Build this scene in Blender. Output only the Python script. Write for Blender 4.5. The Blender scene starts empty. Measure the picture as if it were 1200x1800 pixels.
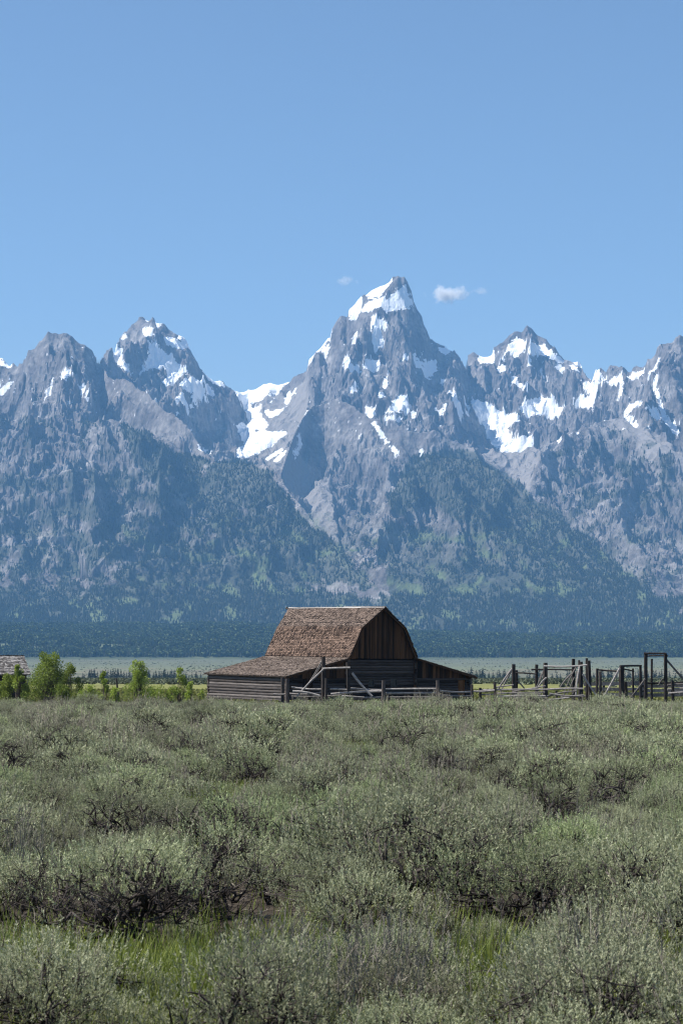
import bpy, math, random
import numpy as np
from mathutils import Vector

sc = bpy.context.scene
COL = sc.collection
R = math.radians
# ------------------------------------------------------------------ camera, sky, sun, exposure
EYE = 2.0
PITCH = math.atan(285 / 4000)
cam = bpy.data.cameras.new('camera')
cam_ob = bpy.data.objects.new('camera', cam)
COL.objects.link(cam_ob)
cam.sensor_fit = 'VERTICAL'
cam.sensor_height = 36
cam.sensor_width = 24
cam.lens = 80
cam.clip_start = 0.5
cam.clip_end = 60000
cam_ob.location = (0, 0, EYE)
cam_ob.rotation_euler = (R(90) + PITCH, 0, 0)
cam.dof.use_dof = True
cam.dof.focus_distance = 120
cam.dof.aperture_fstop = 11
sc.camera = cam_ob

SUN_AZ, SUN_EL = R(-93), R(52)
world = bpy.data.worlds.new('World')
sc.world = world
world.use_nodes = True
wn = world.node_tree
sky = wn.nodes.new('ShaderNodeTexSky')
sky.sky_type = 'NISHITA'
sky.sun_disc = False
sky.sun_elevation = SUN_EL
sky.sun_rotation = SUN_AZ
sky.altitude = 2000
sky.air_density = 1.2
sky.dust_density = 1.0
sky.ozone_density = 3.4
wn.links.new(sky.outputs[0], wn.nodes['Background'].inputs[0])
wn.nodes['Background'].inputs[1].default_value = 0.075

sun = bpy.data.lights.new('sun', 'SUN')
sun.energy = 4.9
sun.angle = R(0.53)
sun.color = (1.0, 0.955, 0.88)
sun_ob = bpy.data.objects.new('sun', sun)
COL.objects.link(sun_ob)
sdir = Vector((math.sin(SUN_AZ) * math.cos(SUN_EL), math.cos(SUN_AZ) * math.cos(SUN_EL), math.sin(SUN_EL)))
sun_ob.rotation_euler = sdir.to_track_quat('Z', 'Y').to_euler()

sc.view_settings.view_transform = 'Standard'
sc.view_settings.look = 'None'
sc.view_settings.exposure = 0.78
sc.view_settings.gamma = 1.0
sc.render.engine = 'CYCLES'
sc.cycles.use_denoising = True
sc.cycles.filter_width = 1.15
sc.cycles.sample_clamp_indirect = 4
sc.cycles.max_bounces = 6
sc.cycles.diffuse_bounces = 2
sc.cycles.glossy_bounces = 1
sc.cycles.transmission_bounces = 3
sc.cycles.volume_bounces = 3
sc.cycles.transparent_max_bounces = 4
HAZE = dict(density=3.5e-5, color=(0.24, 0.55, 1.0))

# ------------------------------------------------------------------ helpers
CP, SP = math.cos(PITCH), math.sin(PITCH)


def at(px, py, D):
    xc, yc = (px - 600) / 4000, (900 - py) / 4000
    y = CP - yc * SP
    z = SP + yc * CP
    k = D / y
    return np.array((xc * k, D, EYE + z * k))


def to_px(x, y, z):
    dz = z - EYE
    f = y * CP + dz * SP
    u = -y * SP + dz * CP
    return 600 + 4000 * x / f, 900 - 4000 * u / f


def tag(o, label=None, cat=None, group=None, kind=None):
    if label: o['label'] = label
    if cat: o['category'] = cat
    if group: o['group'] = group
    if kind: o['kind'] = kind
    return o


def empty(name, loc, rz=0.0):
    o = bpy.data.objects.new(name, None)
    o.empty_display_size = 0.3
    o.location = loc
    o.rotation_euler = (0, 0, rz)
    COL.objects.link(o)
    return o


def np_mesh(name, V, quads=None, tris=None, smooth=False, attrs=None, mats=(), mat_idx=None):
    """attrs: dict name -> (domain, array)"""
    me = bpy.data.meshes.new(name)
    V = np.asarray(V, np.float32)
    me.vertices.add(len(V))
    me.vertices.foreach_set('co', V.ravel())
    idx, starts, n = [], [], 0
    if quads is not None and len(quads):
        q = np.asarray(quads, np.int32)
        idx.append(q.ravel()); starts.append(np.arange(len(q), dtype=np.int32) * 4); n = len(q) * 4
    if tris is not None and len(tris):
        t = np.asarray(tris, np.int32)
        idx.append(t.ravel()); starts.append(n + np.arange(len(t), dtype=np.int32) * 3)
    idx = np.concatenate(idx); starts = np.concatenate(starts)
    me.loops.add(len(idx))
    me.loops.foreach_set('vertex_index', idx)
    me.polygons.add(len(starts))
    me.polygons.foreach_set('loop_start', starts)
    for m in mats: me.materials.append(m)
    if mat_idx is not None: me.polygons.foreach_set('material_index', np.asarray(mat_idx, np.int32))
    me.polygons.foreach_set('use_smooth', np.full(len(starts), smooth, bool))
    me.update(calc_edges=True)
    for k, (dom, a) in (attrs or {}).items():
        at_ = me.attributes.new(k, 'FLOAT', dom)
        at_.data.foreach_set('value', np.asarray(a, np.float32).ravel())
    return me


def link(name, me, parent=None, loc=None):
    o = bpy.data.objects.new(name, me)
    COL.objects.link(o)
    if parent is not None: o.parent = parent
    if loc is not None: o.location = loc
    return o


# ---- numpy gradient noise
def _hash(ix, iy, seed):
    h = (ix.astype(np.int64) * 374761393 + iy.astype(np.int64) * 668265263 + seed * 974634777) & 0xffffffff
    h = ((h ^ (h >> 13)) * 1274126177) & 0xffffffff
    return (h ^ (h >> 16)) & 0xffff


_ANG = np.linspace(0, 2 * np.pi, 65536, endpoint=False)
_GX, _GY = np.cos(_ANG).astype(np.float32), np.sin(_ANG).astype(np.float32)


def perlin(x, y, seed=0):
    x = np.asarray(x, np.float64); y = np.asarray(y, np.float64)
    x, y = np.broadcast_arrays(x, y)
    ix, iy = np.floor(x), np.floor(y)
    fx, fy = (x - ix).astype(np.float32), (y - iy).astype(np.float32)
    ix = ix.astype(np.int64); iy = iy.astype(np.int64)
    u = fx * fx * fx * (fx * (fx * 6 - 15) + 10)
    v = fy * fy * fy * (fy * (fy * 6 - 15) + 10)

    def g(dx, dy):
        h = _hash(ix + dx, iy + dy, seed)
        return _GX[h] * (fx - dx) + _GY[h] * (fy - dy)
    a = g(0, 0); b = g(1, 0); c = g(0, 1); d = g(1, 1)
    p = a + u * (b - a)
    q = c + u * (d - c)
    return (p + v * (q - p)) * 1.45


def fbm(x, y, octv=4, seed=0, gain=0.5, lac=2.07):
    s, a, t = 0, 1.0, 0
    for i in range(octv):
        s = s + a * perlin(x, y, seed + i * 17)
        t += a; a *= gain
        x = x * lac + 13.7; y = y * lac - 7.3
    return s / t


def ridged(x, y, octv=4, seed=0, gain=0.5, lac=2.07):
    s, a, t, w = 0, 1.0, 0, 1.0
    for i in range(octv):
        n = 1 - np.abs(perlin(x, y, seed + i * 31)) * 1.6
        n = np.clip(n, 0, 1) ** 2 * w
        w = np.clip(n * 1.6, 0.15, 1)
        s = s + a * n; t += a; a *= gain
        x = x * lac + 5.1; y = y * lac + 9.9
    return s / t


def sstep(a, b, x):
    t = np.clip((x - a) / (b - a), 0, 1)
    return t * t * (3 - 2 * t)


def in_poly(px, py, poly):
    inside = np.zeros(px.shape, bool)
    n = len(poly)
    for i in range(n):
        x0, y0 = poly[i]; x1, y1 = poly[(i + 1) % n]
        if y0 == y1: continue
        c = ((y0 > py) != (y1 > py)) & (px < (x1 - x0) * (py - y0) / (y1 - y0) + x0)
        inside ^= c
    return inside


# ---- node material helper
def mat(name):
    m = bpy.data.materials.new(name)
    m.use_nodes = True
    nt = m.node_tree
    nt.nodes.clear()
    out = nt.nodes.new('ShaderNodeOutputMaterial')

    def N(t, **kw):
        n = nt.nodes.new(t)
        for k, v in kw.items():
            if k.startswith('i_'):
                key = k[2:]
                n.inputs[int(key) if key.isdigit() else key].default_value = v
            else:
                setattr(n, k, v)
        return n

    def L(a, b): nt.links.new(a, b)
    return m, N, L, out


def mixc(N, L, fac, a, b, blend='MIX'):
    n = N('ShaderNodeMix', data_type='RGBA', blend_type=blend)
    for sock, v in ((n.inputs[0], fac), (n.inputs[6], a), (n.inputs[7], b)):
        if isinstance(v, (int, float)): sock.default_value = v
        elif isinstance(v, tuple): sock.default_value = (*v, 1) if len(v) == 3 else v
        else: L(v, sock)
    return n.outputs[2]


def ramp(N, L, src, stops, interp='LINEAR'):
    n = N('ShaderNodeValToRGB')
    cr = n.color_ramp
    cr.interpolation = interp
    while len(cr.elements) < len(stops): cr.elements.new(0.5)
    for e, (p, c) in zip(cr.elements, stops):
        e.position = p
        e.color = (c, c, c, 1) if isinstance(c, (int, float)) else (*c, 1)
    L(src, n.inputs[0])
    return n.outputs[0]


def noise(N, L, vec, scale, detail=4, rough=0.55, out=0, dim='3D'):
    n = N('ShaderNodeTexNoise', noise_dimensions=dim)
    n.inputs['Scale'].default_value = scale
    n.inputs['Detail'].default_value = detail
    n.inputs['Roughness'].default_value = rough
    if vec is not None: L(vec, n.inputs['Vector'])
    return n.outputs[out]


def diffuse_mat(name, color_fn, rough=0.9, spec=0.2, bump=None):
    m, N, L, out = mat(name)
    b = N('ShaderNodeBsdfPrincipled')
    b.inputs['Roughness'].default_value = rough
    b.inputs['Specular IOR Level'].default_value = spec
    c = color_fn(N, L)
    L(c, b.inputs['Base Color'])
    if bump:
        h, st, dist = bump(N, L)
        bn = N('ShaderNodeBump')
        bn.inputs['Strength'].default_value = st
        bn.inputs['Distance'].default_value = dist
        L(h, bn.inputs['Height']); L(bn.outputs[0], b.inputs['Normal'])
    L(b.outputs[0], out.inputs[0])
    return m


# ------------------------------------------------------------------ materials
def leaf_mat(name, dark, light, trans=0.3, tcol=None, dry=None, spec=0.15):
    """leaves: per-leaf tint, per-plant variation, some light passing through"""
    m, N, L, out = mat(name)
    t = N('ShaderNodeAttribute', attribute_name='tint').outputs['Fac']
    c = mixc(N, L, t, dark, light)
    oi = N('ShaderNodeObjectInfo')
    v = ramp(N, L, oi.outputs['Random'], [(0, 0.66), (0.5, 1.0), (1, 1.3)])
    c = mixc(N, L, 1.0, c, v, 'MULTIPLY')
    if dry:
        f = ramp(N, L, oi.outputs['Random'], [(0, 0.3), (0.12, 0.2), (0.25, 0.0), (0.7, 0.0), (0.85, 0.12), (1, 0.08)])
        c = mixc(N, L, f, c, dry)
        k = N('ShaderNodeMath', operation='MULTIPLY'); L(oi.outputs['Random'], k.inputs[0]); k.inputs[1].default_value = 7.31
        k2 = N('ShaderNodeMath', operation='FRACT'); L(k.outputs[0], k2.inputs[0])
        gr = ramp(N, L, k2.outputs[0], [(0, 0.0), (0.45, 0.0), (0.8, 0.25), (1, 0.5)])
        c = mixc(N, L, gr, c, mixc(N, L, 1.0, c, (0.86, 1.08, 0.66), 'MULTIPLY'))
    d = N('ShaderNodeBsdfPrincipled')
    d.inputs['Roughness'].default_value = 0.65
    d.inputs['Specular IOR Level'].default_value = spec
    L(c, d.inputs['Base Color'])
    tr = N('ShaderNodeBsdfTranslucent')
    c2 = mixc(N, L, 1.0, c, tcol or (1.0, 1.0, 0.75), 'MULTIPLY')
    L(c2, tr.inputs[0])
    mx = N('ShaderNodeMixShader')
    mx.inputs[0].default_value = trans
    L(d.outputs[0], mx.inputs[1]); L(tr.outputs[0], mx.inputs[2])
    L(mx.outputs[0], out.inputs[0])
    return m


def tint_mat(name, dark, light, rough=0.9, grain=None, spec=0.15):
    """wood, bark ...: colour between two tones by the 'tint' attribute and a noise along the piece"""
    def col(N, L):
        t = N('ShaderNodeAttribute', attribute_name='tint').outputs['Fac']
        c = mixc(N, L, t, dark, light)
        if grain:
            tc = N('ShaderNodeTexCoord').outputs['Object']
            mp = N('ShaderNodeMapping')
            mp.inputs['Scale'].default_value = grain
            L(tc, mp.inputs[0])
            nz = noise(N, L, mp.outputs[0], 1.0, 5, 0.65)
            f = ramp(N, L, nz, [(0.3, 0.45), (0.5, 1.0), (0.72, 1.45)])
            c = mixc(N, L, 1.0, c, f, 'MULTIPLY')
        return c
    return diffuse_mat(name, col, rough, spec)


M = {}
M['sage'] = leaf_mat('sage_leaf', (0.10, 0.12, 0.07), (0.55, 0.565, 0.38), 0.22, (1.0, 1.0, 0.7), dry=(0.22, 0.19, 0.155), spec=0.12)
M['sage_bark'] = tint_mat('sage_bark', (0.018, 0.014, 0.013), (0.13, 0.112, 0.104), grain=(14, 14, 5))
M['stalk'] = tint_mat('dry_stalk', (0.10, 0.088, 0.07), (0.33, 0.30, 0.245))
M['grass'] = leaf_mat('grass_blade', (0.055, 0.09, 0.022), (0.30, 0.34, 0.10), 0.35, (1.0, 1.0, 0.5))
M['meadow'] = leaf_mat('meadow_grass_blade', (0.10, 0.115, 0.04), (0.24, 0.24, 0.09), 0.3, (1.0, 1.0, 0.6))
M['willow'] = leaf_mat('shrub_leaf', (0.045, 0.085, 0.02), (0.40, 0.49, 0.12), 0.36, (1.0, 1.0, 0.5))
M['conifer'] = leaf_mat('conifer_needles', (0.020, 0.030, 0.019), (0.054, 0.063, 0.036), 0.08, spec=0.05)
M['aspen'] = leaf_mat('aspen_leaf', (0.05, 0.072, 0.035), (0.08, 0.105, 0.05), 0.1, spec=0.03)
M['far_sage'] = leaf_mat('plain_brush_leaf', (0.085, 0.095, 0.06), (0.16, 0.175, 0.115), 0.1, spec=0.05)
M['bark'] = tint_mat('bark', (0.06, 0.045, 0.035), (0.14, 0.11, 0.09))
M['log'] = tint_mat('weathered_log', (0.022, 0.017, 0.015), (0.12, 0.098, 0.088), grain=(1.2, 14, 14))
M['log_grey'] = tint_mat('grey_log', (0.035, 0.03, 0.029), (0.145, 0.13, 0.123), grain=(14, 1.2, 14))
M['board'] = tint_mat('brown_board', (0.017, 0.012, 0.009), (0.25, 0.122, 0.055), grain=(12, 12, 0.7))
M['shingle'] = tint_mat('cedar_shingle', (0.022, 0.014, 0.011), (0.21, 0.145, 0.112), grain=(9, 9, 9))
M['shingle_up'] = tint_mat('grey_brown_shingle', (0.028, 0.021, 0.018), (0.225, 0.17, 0.14), grain=(9, 9, 9))
M['shingle_low'] = tint_mat('grey_shingle', (0.05, 0.037, 0.031), (0.31, 0.25, 0.21), grain=(9, 9, 9))
M['shingle_old'] = tint_mat('old_silver_shingle', (0.08, 0.074, 0.07), (0.30, 0.285, 0.275), grain=(9, 9, 9))
M['ridge'] = tint_mat('pale_ridge_board', (0.30, 0.29, 0.28), (0.60, 0.58, 0.57))
M['rail'] = tint_mat('silver_rail', (0.05, 0.045, 0.042), (0.36, 0.33, 0.31), grain=(5, 5, 9))
M['post'] = tint_mat('dark_post', (0.014, 0.012, 0.011), (0.105, 0.09, 0.084), grain=(9, 9, 3))
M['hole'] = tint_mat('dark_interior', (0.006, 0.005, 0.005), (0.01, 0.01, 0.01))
M['pane'] = tint_mat('dusty_pane', (0.02, 0.025, 0.03), (0.03, 0.04, 0.05), rough=0.2, spec=0.5)


# ------------------------------------------------------------------ ground
def gz(x, y):
    x = np.asarray(x, float); y = np.asarray(y, float)
    base = np.interp(y, [-200, 60, 165, 800, 1300, 2250, 2600, 2900, 4000, 5600, 6500],
                     [0, 0, -.5, -.3, -1.0, -2.6, 2.4, 8.0, 17, 39.8, 60])
    far = sstep(150, 900, y)
    near = fbm(x / 9, y / 14, 3, 5) * 0.16 * (1 - far)
    mid = fbm(x / 160, y / 260, 3, 8) * 0.5 * far * (1 - sstep(5000, 5600, y))
    return base + near + mid


def build_ground():
    ds = np.concatenate([np.linspace(-60, 8, 18), np.geomspace(9, 260, 190), np.geomspace(266, 5900, 170)])
    ts = np.linspace(-1, 1, 181)
    ts = np.sign(ts) * (np.abs(ts) ** 1.7)
    Y, T = np.meshgrid(ds, ts, indexing='ij')
    W = 60 + np.abs(Y) * 0.42
    X = T * W
    Z = gz(X, Y)
    n, m = Y.shape
    i = np.arange(n * m).reshape(n, m)
    q = np.stack([i[:-1, :-1], i[:-1, 1:], i[1:, 1:], i[1:, :-1]], -1).reshape(-1, 4)

    def col(N, L):
        pos = N('ShaderNodeNewGeometry').outputs['Position']
        sep = N('ShaderNodeSeparateXYZ'); L(pos, sep.inputs[0])
        mp = N('ShaderNodeMapping'); mp.inputs['Scale'].default_value = (1, 0.25, 1); L(pos, mp.inputs[0])
        nz_big = noise(N, L, mp.outputs[0], 0.012, 4)
        wob = N('ShaderNodeMath', operation='MULTIPLY_ADD'); L(nz_big, wob.inputs[0]); wob.inputs[1].default_value = 0.9; wob.inputs[2].default_value = 0.55
        yy = N('ShaderNodeMath', operation='MULTIPLY'); L(sep.outputs['Y'], yy.inputs[0]); L(wob.outputs[0], yy.inputs[1])
        y1 = N('ShaderNodeMath', operation='MULTIPLY'); L(yy.outputs[0], y1.inputs[0]); y1.inputs[1].default_value = 1 / 6000
        c = ramp(N, L, y1.outputs[0], [
            (0.0, (0.05, 0.04, 0.031)), (0.033, (0.07, 0.06, 0.042)), (0.040, (0.17, 0.17, 0.055)), (0.085, (0.165, 0.17, 0.06)),
            (0.12, (0.09, 0.095, 0.06)), (0.17, (0.085, 0.095, 0.06)), (0.36, (0.075, 0.088, 0.055)),
            (0.46, (0.15, 0.14, 0.10)), (0.50, (0.125, 0.14, 0.09)), (1.0, (0.092, 0.096, 0.066))])
        nf = noise(N, L, mp.outputs[0], 0.09, 6, 0.7)
        c = mixc(N, L, 1.0, c, ramp(N, L, nf, [(0.3, 0.72), (0.5, 1.0), (0.7, 1.25)]), 'MULTIPLY')
        ns = noise(N, L, pos, 6.0, 6, 0.7)
        c = mixc(N, L, 1.0, c, ramp(N, L, ns, [(0.3, 0.5), (0.5, 1.0), (0.72, 1.7)]), 'MULTIPLY')
        return c
    m_ = diffuse_mat('valley_floor', col, 0.95, 0.1,
                     bump=lambda N, L: (noise(N, L, N('ShaderNodeNewGeometry').outputs['Position'], 5, 5, 0.7), 0.5, 0.05))
    me = np_mesh('ground', np.stack([X, Y, Z], -1).reshape(-1, 3), q, smooth=True, mats=[m_])
    tag(link('ground', me), 'wide valley floor of soil, meadow and distant sage flats', 'ground', kind='structure')


build_ground()


# ------------------------------------------------------------------ mountains
def P5(l): return [(560 + x / 3.529, 470 + y / 3.529) for x, y in l]
def P4(l): return [(x / 2.0, 480 + y / 2.0) for x, y in l]
def P6(l): return [(780 + x / 2.857, 540 + y / 2.857) for x, y in l]


SNOW = [P5(p) for p in [
    [(300, 150), (390, 90), (460, 72), (440, 110), (400, 140), (390, 170), (330, 190), (290, 175)],
    [(250, 262), (330, 205), (440, 190), (520, 120), (550, 112), (545, 180), (592, 205), (590, 235), (540, 245), (500, 255), (410, 270), (390, 240), (320, 265), (260, 268)],
    [(320, 330), (370, 318), (410, 340), (435, 390), (420, 395), (390, 365), (340, 360)],
    [(240, 415), (270, 408), (290, 425), (250, 430)],
    [(155, 560), (178, 555), (200, 600), (260, 610), (300, 580), (375, 575), (375, 620), (350, 650), (290, 625), (200, 645), (155, 610)],
    [(228, 535), (280, 545), (285, 558), (235, 555)], [(175, 760), (240, 740), (248, 755), (200, 782)],
    [(170, 830), (220, 810), (225, 822), (180, 845)], [(285, 860), (350, 875), (345, 920), (325, 938), (292, 905)],
    [(322, 940), (350, 965), (405, 1040), (440, 1098), (500, 1148), (508, 1175), (490, 1182), (440, 1122), (382, 1047), (328, 965)],
    [(375, 785), (420, 780), (410, 805), (380, 815)],
    [(418, 830), (470, 825), (520, 785), (550, 800), (540, 830), (572, 860), (570, 885), (540, 918), (515, 892), (410, 900), (405, 880), (460, 870), (480, 850)],
    [(385, 935), (470, 925), (532, 935), (510, 958), (410, 955)], [(530, 985), (550, 978), (605, 1015), (590, 1020), (545, 1005)],
    [(575, 535), (608, 532), (605, 562), (590, 562)], [(515, 545), (560, 550), (555, 570), (520, 575)],
    [(565, 625), (600, 590), (660, 563), (675, 580), (640, 592), (600, 628)],
    [(638, 622), (690, 588), (748, 588), (720, 620), (752, 620), (700, 660), (670, 692), (645, 652)],
    [(658, 712), (642, 745), (648, 720)], [(740, 688), (770, 688), (805, 712), (790, 718), (750, 704)],
    [(695, 430), (740, 443), (785, 470), (760, 477), (720, 462)], [(740, 505), (790, 498), (835, 515), (800, 537), (750, 522)],
    [(795, 563), (840, 583), (835, 592)], [(880, 848), (935, 913), (920, 918), (885, 870)],
    [(612, 1140), (640, 1130), (657, 1140), (625, 1162)], [(800, 1125), (838, 1130), (820, 1142)],
    [(530, 350), (560, 360), (546, 368)], [(228, 1052), (265, 1043), (255, 1062)], [(575, 300), (600, 318), (590, 325)]]]
SNOW += [P6(p) for p in [
    [(130, 460), (180, 470), (220, 490), (300, 535), (380, 540), (375, 575), (310, 590), (340, 660), (400, 655), (440, 650), (457, 685), (380, 722), (300, 730), (240, 690), (200, 600), (150, 520)],
    [(362, 520), (400, 480), (450, 460), (520, 455), (560, 480), (578, 508), (622, 475), (590, 532), (540, 547), (480, 540), (400, 537), (395, 515)],
    [(335, 165), (385, 160), (410, 185), (405, 222), (375, 210)],
    [(415, 190), (440, 195), (500, 195), (560, 240), (606, 270), (590, 282), (520, 247), (430, 237)],
    [(155, 235), (200, 223), (240, 230), (268, 270), (210, 284), (165, 262), (185, 250)],
    [(256, 305), (300, 292), (328, 310), (280, 327)], [(405, 263), (440, 275), (457, 297), (420, 292)],
    [(338, 350), (360, 348), (375, 378), (462, 420), (400, 417), (350, 377)], [(548, 300), (600, 298), (596, 342), (578, 320)],
    [(612, 282), (660, 300), (687, 332), (650, 314)], [(632, 270), (665, 253), (682, 260), (650, 277)],
    [(708, 315), (760, 325), (822, 355), (790, 374), (750, 360), (715, 337)],
    [(812, 374), (890, 335), (922, 338), (860, 382), (830, 390)], [(883, 340), (897, 345), (892, 420), (882, 462), (870, 462), (883, 400)],
    [(925, 345), (1002, 313), (1000, 330), (940, 370)],
    [(1053, 345), (1078, 340), (1064, 390), (1074, 430), (1104, 520), (1125, 570), (1200, 650), (1215, 680), (1150, 628), (1105, 577), (1078, 480), (1048, 410)],
    [(1130, 582), (1160, 575), (1160, 622)],
    [(903, 525), (935, 485), (990, 473), (1002, 490), (960, 497), (935, 527)],
    [(1005, 500), (1060, 513), (1112, 560), (1102, 572), (1060, 532), (1103, 597), (1048, 552)],
    [(893, 540), (940, 548), (977, 605), (955, 607), (925, 572)],
    [(690, 402), (720, 373), (772, 390), (760, 440), (747, 503), (700, 502), (640, 487), (650, 463), (720, 458), (755, 420), (710, 427), (700, 412)],
    [(1130, 243), (1167, 255), (1140, 270)], [(660, 602), (687, 583), (680, 612)], [(625, 640), (672, 623), (672, 637)],
    [(555, 665), (592, 658), (577, 682)], [(740, 614), (777, 606), (760, 618)]]]
SNOW += [P4(p) for p in [
    [(-20, 295), (0, 303), (45, 330), (40, 338), (0, 320)], [(0, 415), (30, 383), (52, 373), (25, 412), (10, 430), (-20, 425)],
    [(213, 345), (252, 336), (250, 360), (230, 374), (215, 362)], [(272, 396), (290, 398), (322, 440), (310, 449)],
    [(488, 205), (535, 188), (542, 215), (515, 220)], [(538, 178), (572, 180), (560, 190)], [(505, 165), (525, 163), (520, 175)],
    [(400, 268), (420, 260), (440, 266), (427, 290), (432, 320), (477, 335), (450, 347), (420, 322), (398, 305)],
    [(427, 220), (440, 213), (450, 232), (432, 234)], [(568, 226), (610, 228), (657, 258), (640, 267), (600, 257)],
    [(600, 193), (610, 193), (630, 217), (615, 214)],
    [(513, 250), (545, 243), (562, 270), (602, 290), (632, 330), (672, 335), (630, 362), (612, 394), (573, 392), (568, 380), (610, 375), (620, 340), (590, 322), (560, 337), (530, 332), (478, 364), (490, 345), (510, 320), (530, 280)],
    [(628, 397), (660, 368), (700, 383), (762, 415), (750, 432), (690, 422), (650, 407)], [(618, 425), (640, 428), (657, 457), (630, 442)],
    [(690, 425), (707, 430), (675, 477), (663, 472)], [(708, 338), (740, 353), (792, 395), (780, 402), (730, 372)],
    [(795, 393), (847, 412), (830, 418)], [(830, 422), (890, 404), (960, 374), (1026, 346), (1022, 380), (940, 425), (915, 450), (880, 454), (843, 450)],
    [(853, 453), (880, 458), (885, 475), (922, 468), (910, 490), (932, 520), (942, 540), (920, 552), (880, 537), (868, 500)],
    [(828, 533), (860, 533), (900, 558), (1012, 558), (960, 602), (890, 642), (828, 652), (838, 615), (870, 600), (848, 580)],
    [(928, 468), (950, 488), (997, 476), (980, 497), (945, 512)], [(1003, 450), (1015, 408), (1024, 435), (1010, 467)],
    [(1050, 568), (1067, 580), (1062, 600), (1042, 647), (1018, 642), (1045, 610)], [(963, 657), (1000, 623), (1007, 630), (975, 667)],
    [(930, 655), (990, 615), (995, 622), (940, 662)], [(693, 606), (752, 630), (740, 637), (700, 622)], [(598, 480), (652, 490), (620, 497)]]]

SKYLINE = [(-260, 690, 11500), (-150, 660, 11500), (-60, 640, 11500), (0, 626, 11500), (30, 636, 11400), (40, 630, 11300), (50, 615, 11200), (62, 612, 11200), (78, 597, 11200),
           (85, 585, 11200), (100, 579, 11200), (120, 580, 11200), (135, 591, 11200), (150, 602, 11200), (162, 612, 11250), (170, 622, 11300), (178, 631, 11700), (192, 615, 12000),
           (205, 600, 12200), (212, 588, 12300), (220, 580, 12300), (233, 570, 12350), (245, 565, 12350), (258, 561, 12350), (270, 561, 12350), (288, 570, 12350), (300, 579, 12350),
           (310, 582, 12350), (328, 600, 12350), (332, 610, 12350), (340, 626, 12350), (352, 650, 12400), (366, 660, 12450), (380, 669, 12500), (398, 679, 12550), (415, 686, 12650), (435, 686, 12700),
           (465, 675, 12650), (490, 667, 12600), (510, 659, 12550), (538, 645, 12400), (543, 625, 12350), (560, 609, 12350), (580, 597, 12300), (583, 580, 12300), (588, 572, 12300), (598, 560, 12300),
           (610, 555, 12300), (613, 541, 12300), (628, 524, 12300), (634, 516, 12300), (645, 510, 12300), (656, 502, 12300), (668, 495, 12300), (687, 490, 12300), (699, 484, 12300), (704, 487, 12300), (710, 486, 12300),
           (717, 495, 12300), (724, 510, 12300), (727, 526, 12300), (733, 541, 12300), (741, 552, 12300), (744, 565, 12300), (750, 576, 12300), (755, 592, 12300), (764, 595, 12300), (784, 603, 12300),
           (798, 614, 12300), (809, 629, 12350), (817, 644, 12500), (822, 620, 12800), (832, 615, 12800), (845, 618, 12800), (864, 617, 12800), (867, 605, 12800), (881, 599, 12800), (895, 592, 12800),
           (905, 586, 12800), (916, 585, 12800), (921, 577, 12800), (927, 571, 12800), (934, 573, 12800), (944, 587, 12800), (962, 603, 12750), (976, 617, 12700), (990, 631, 12650), (1000, 633, 12600), (1006, 628, 12600),
           (1014, 626, 12600), (1021, 633, 12600), (1026, 649, 12500), (1046, 654, 12300), (1067, 662, 12100), (1070, 650, 12000), (1078, 647, 12000), (1091, 649, 11950), (1100, 656, 11900), (1130, 650, 11700), (1137, 631, 11600),
           (1144, 632, 11600), (1151, 627, 11600), (1155, 615, 11600), (1161, 612, 11600), (1172, 606, 11600), (1182, 603, 11600), (1187, 594, 11600), (1193, 592, 11600), (1200, 596, 11600), (1220, 610, 11600), (1300, 640, 11600), (1460, 690, 11600)]
SKY_MID = [(-260, 850, 10300), (0, 800, 10300), (120, 790, 10200), (190, 800, 10400), (300, 790, 11300), (360, 800, 11400), (430, 800, 11500), (520, 800, 11500), (560, 770, 11500), (700, 735, 11550), (800, 745, 11600),
           (835, 775, 11750), (890, 792, 11800), (960, 772, 11600), (1050, 745, 11200), (1130, 745, 10800), (1200, 750, 10800), (1460, 830, 10700)]
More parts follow.
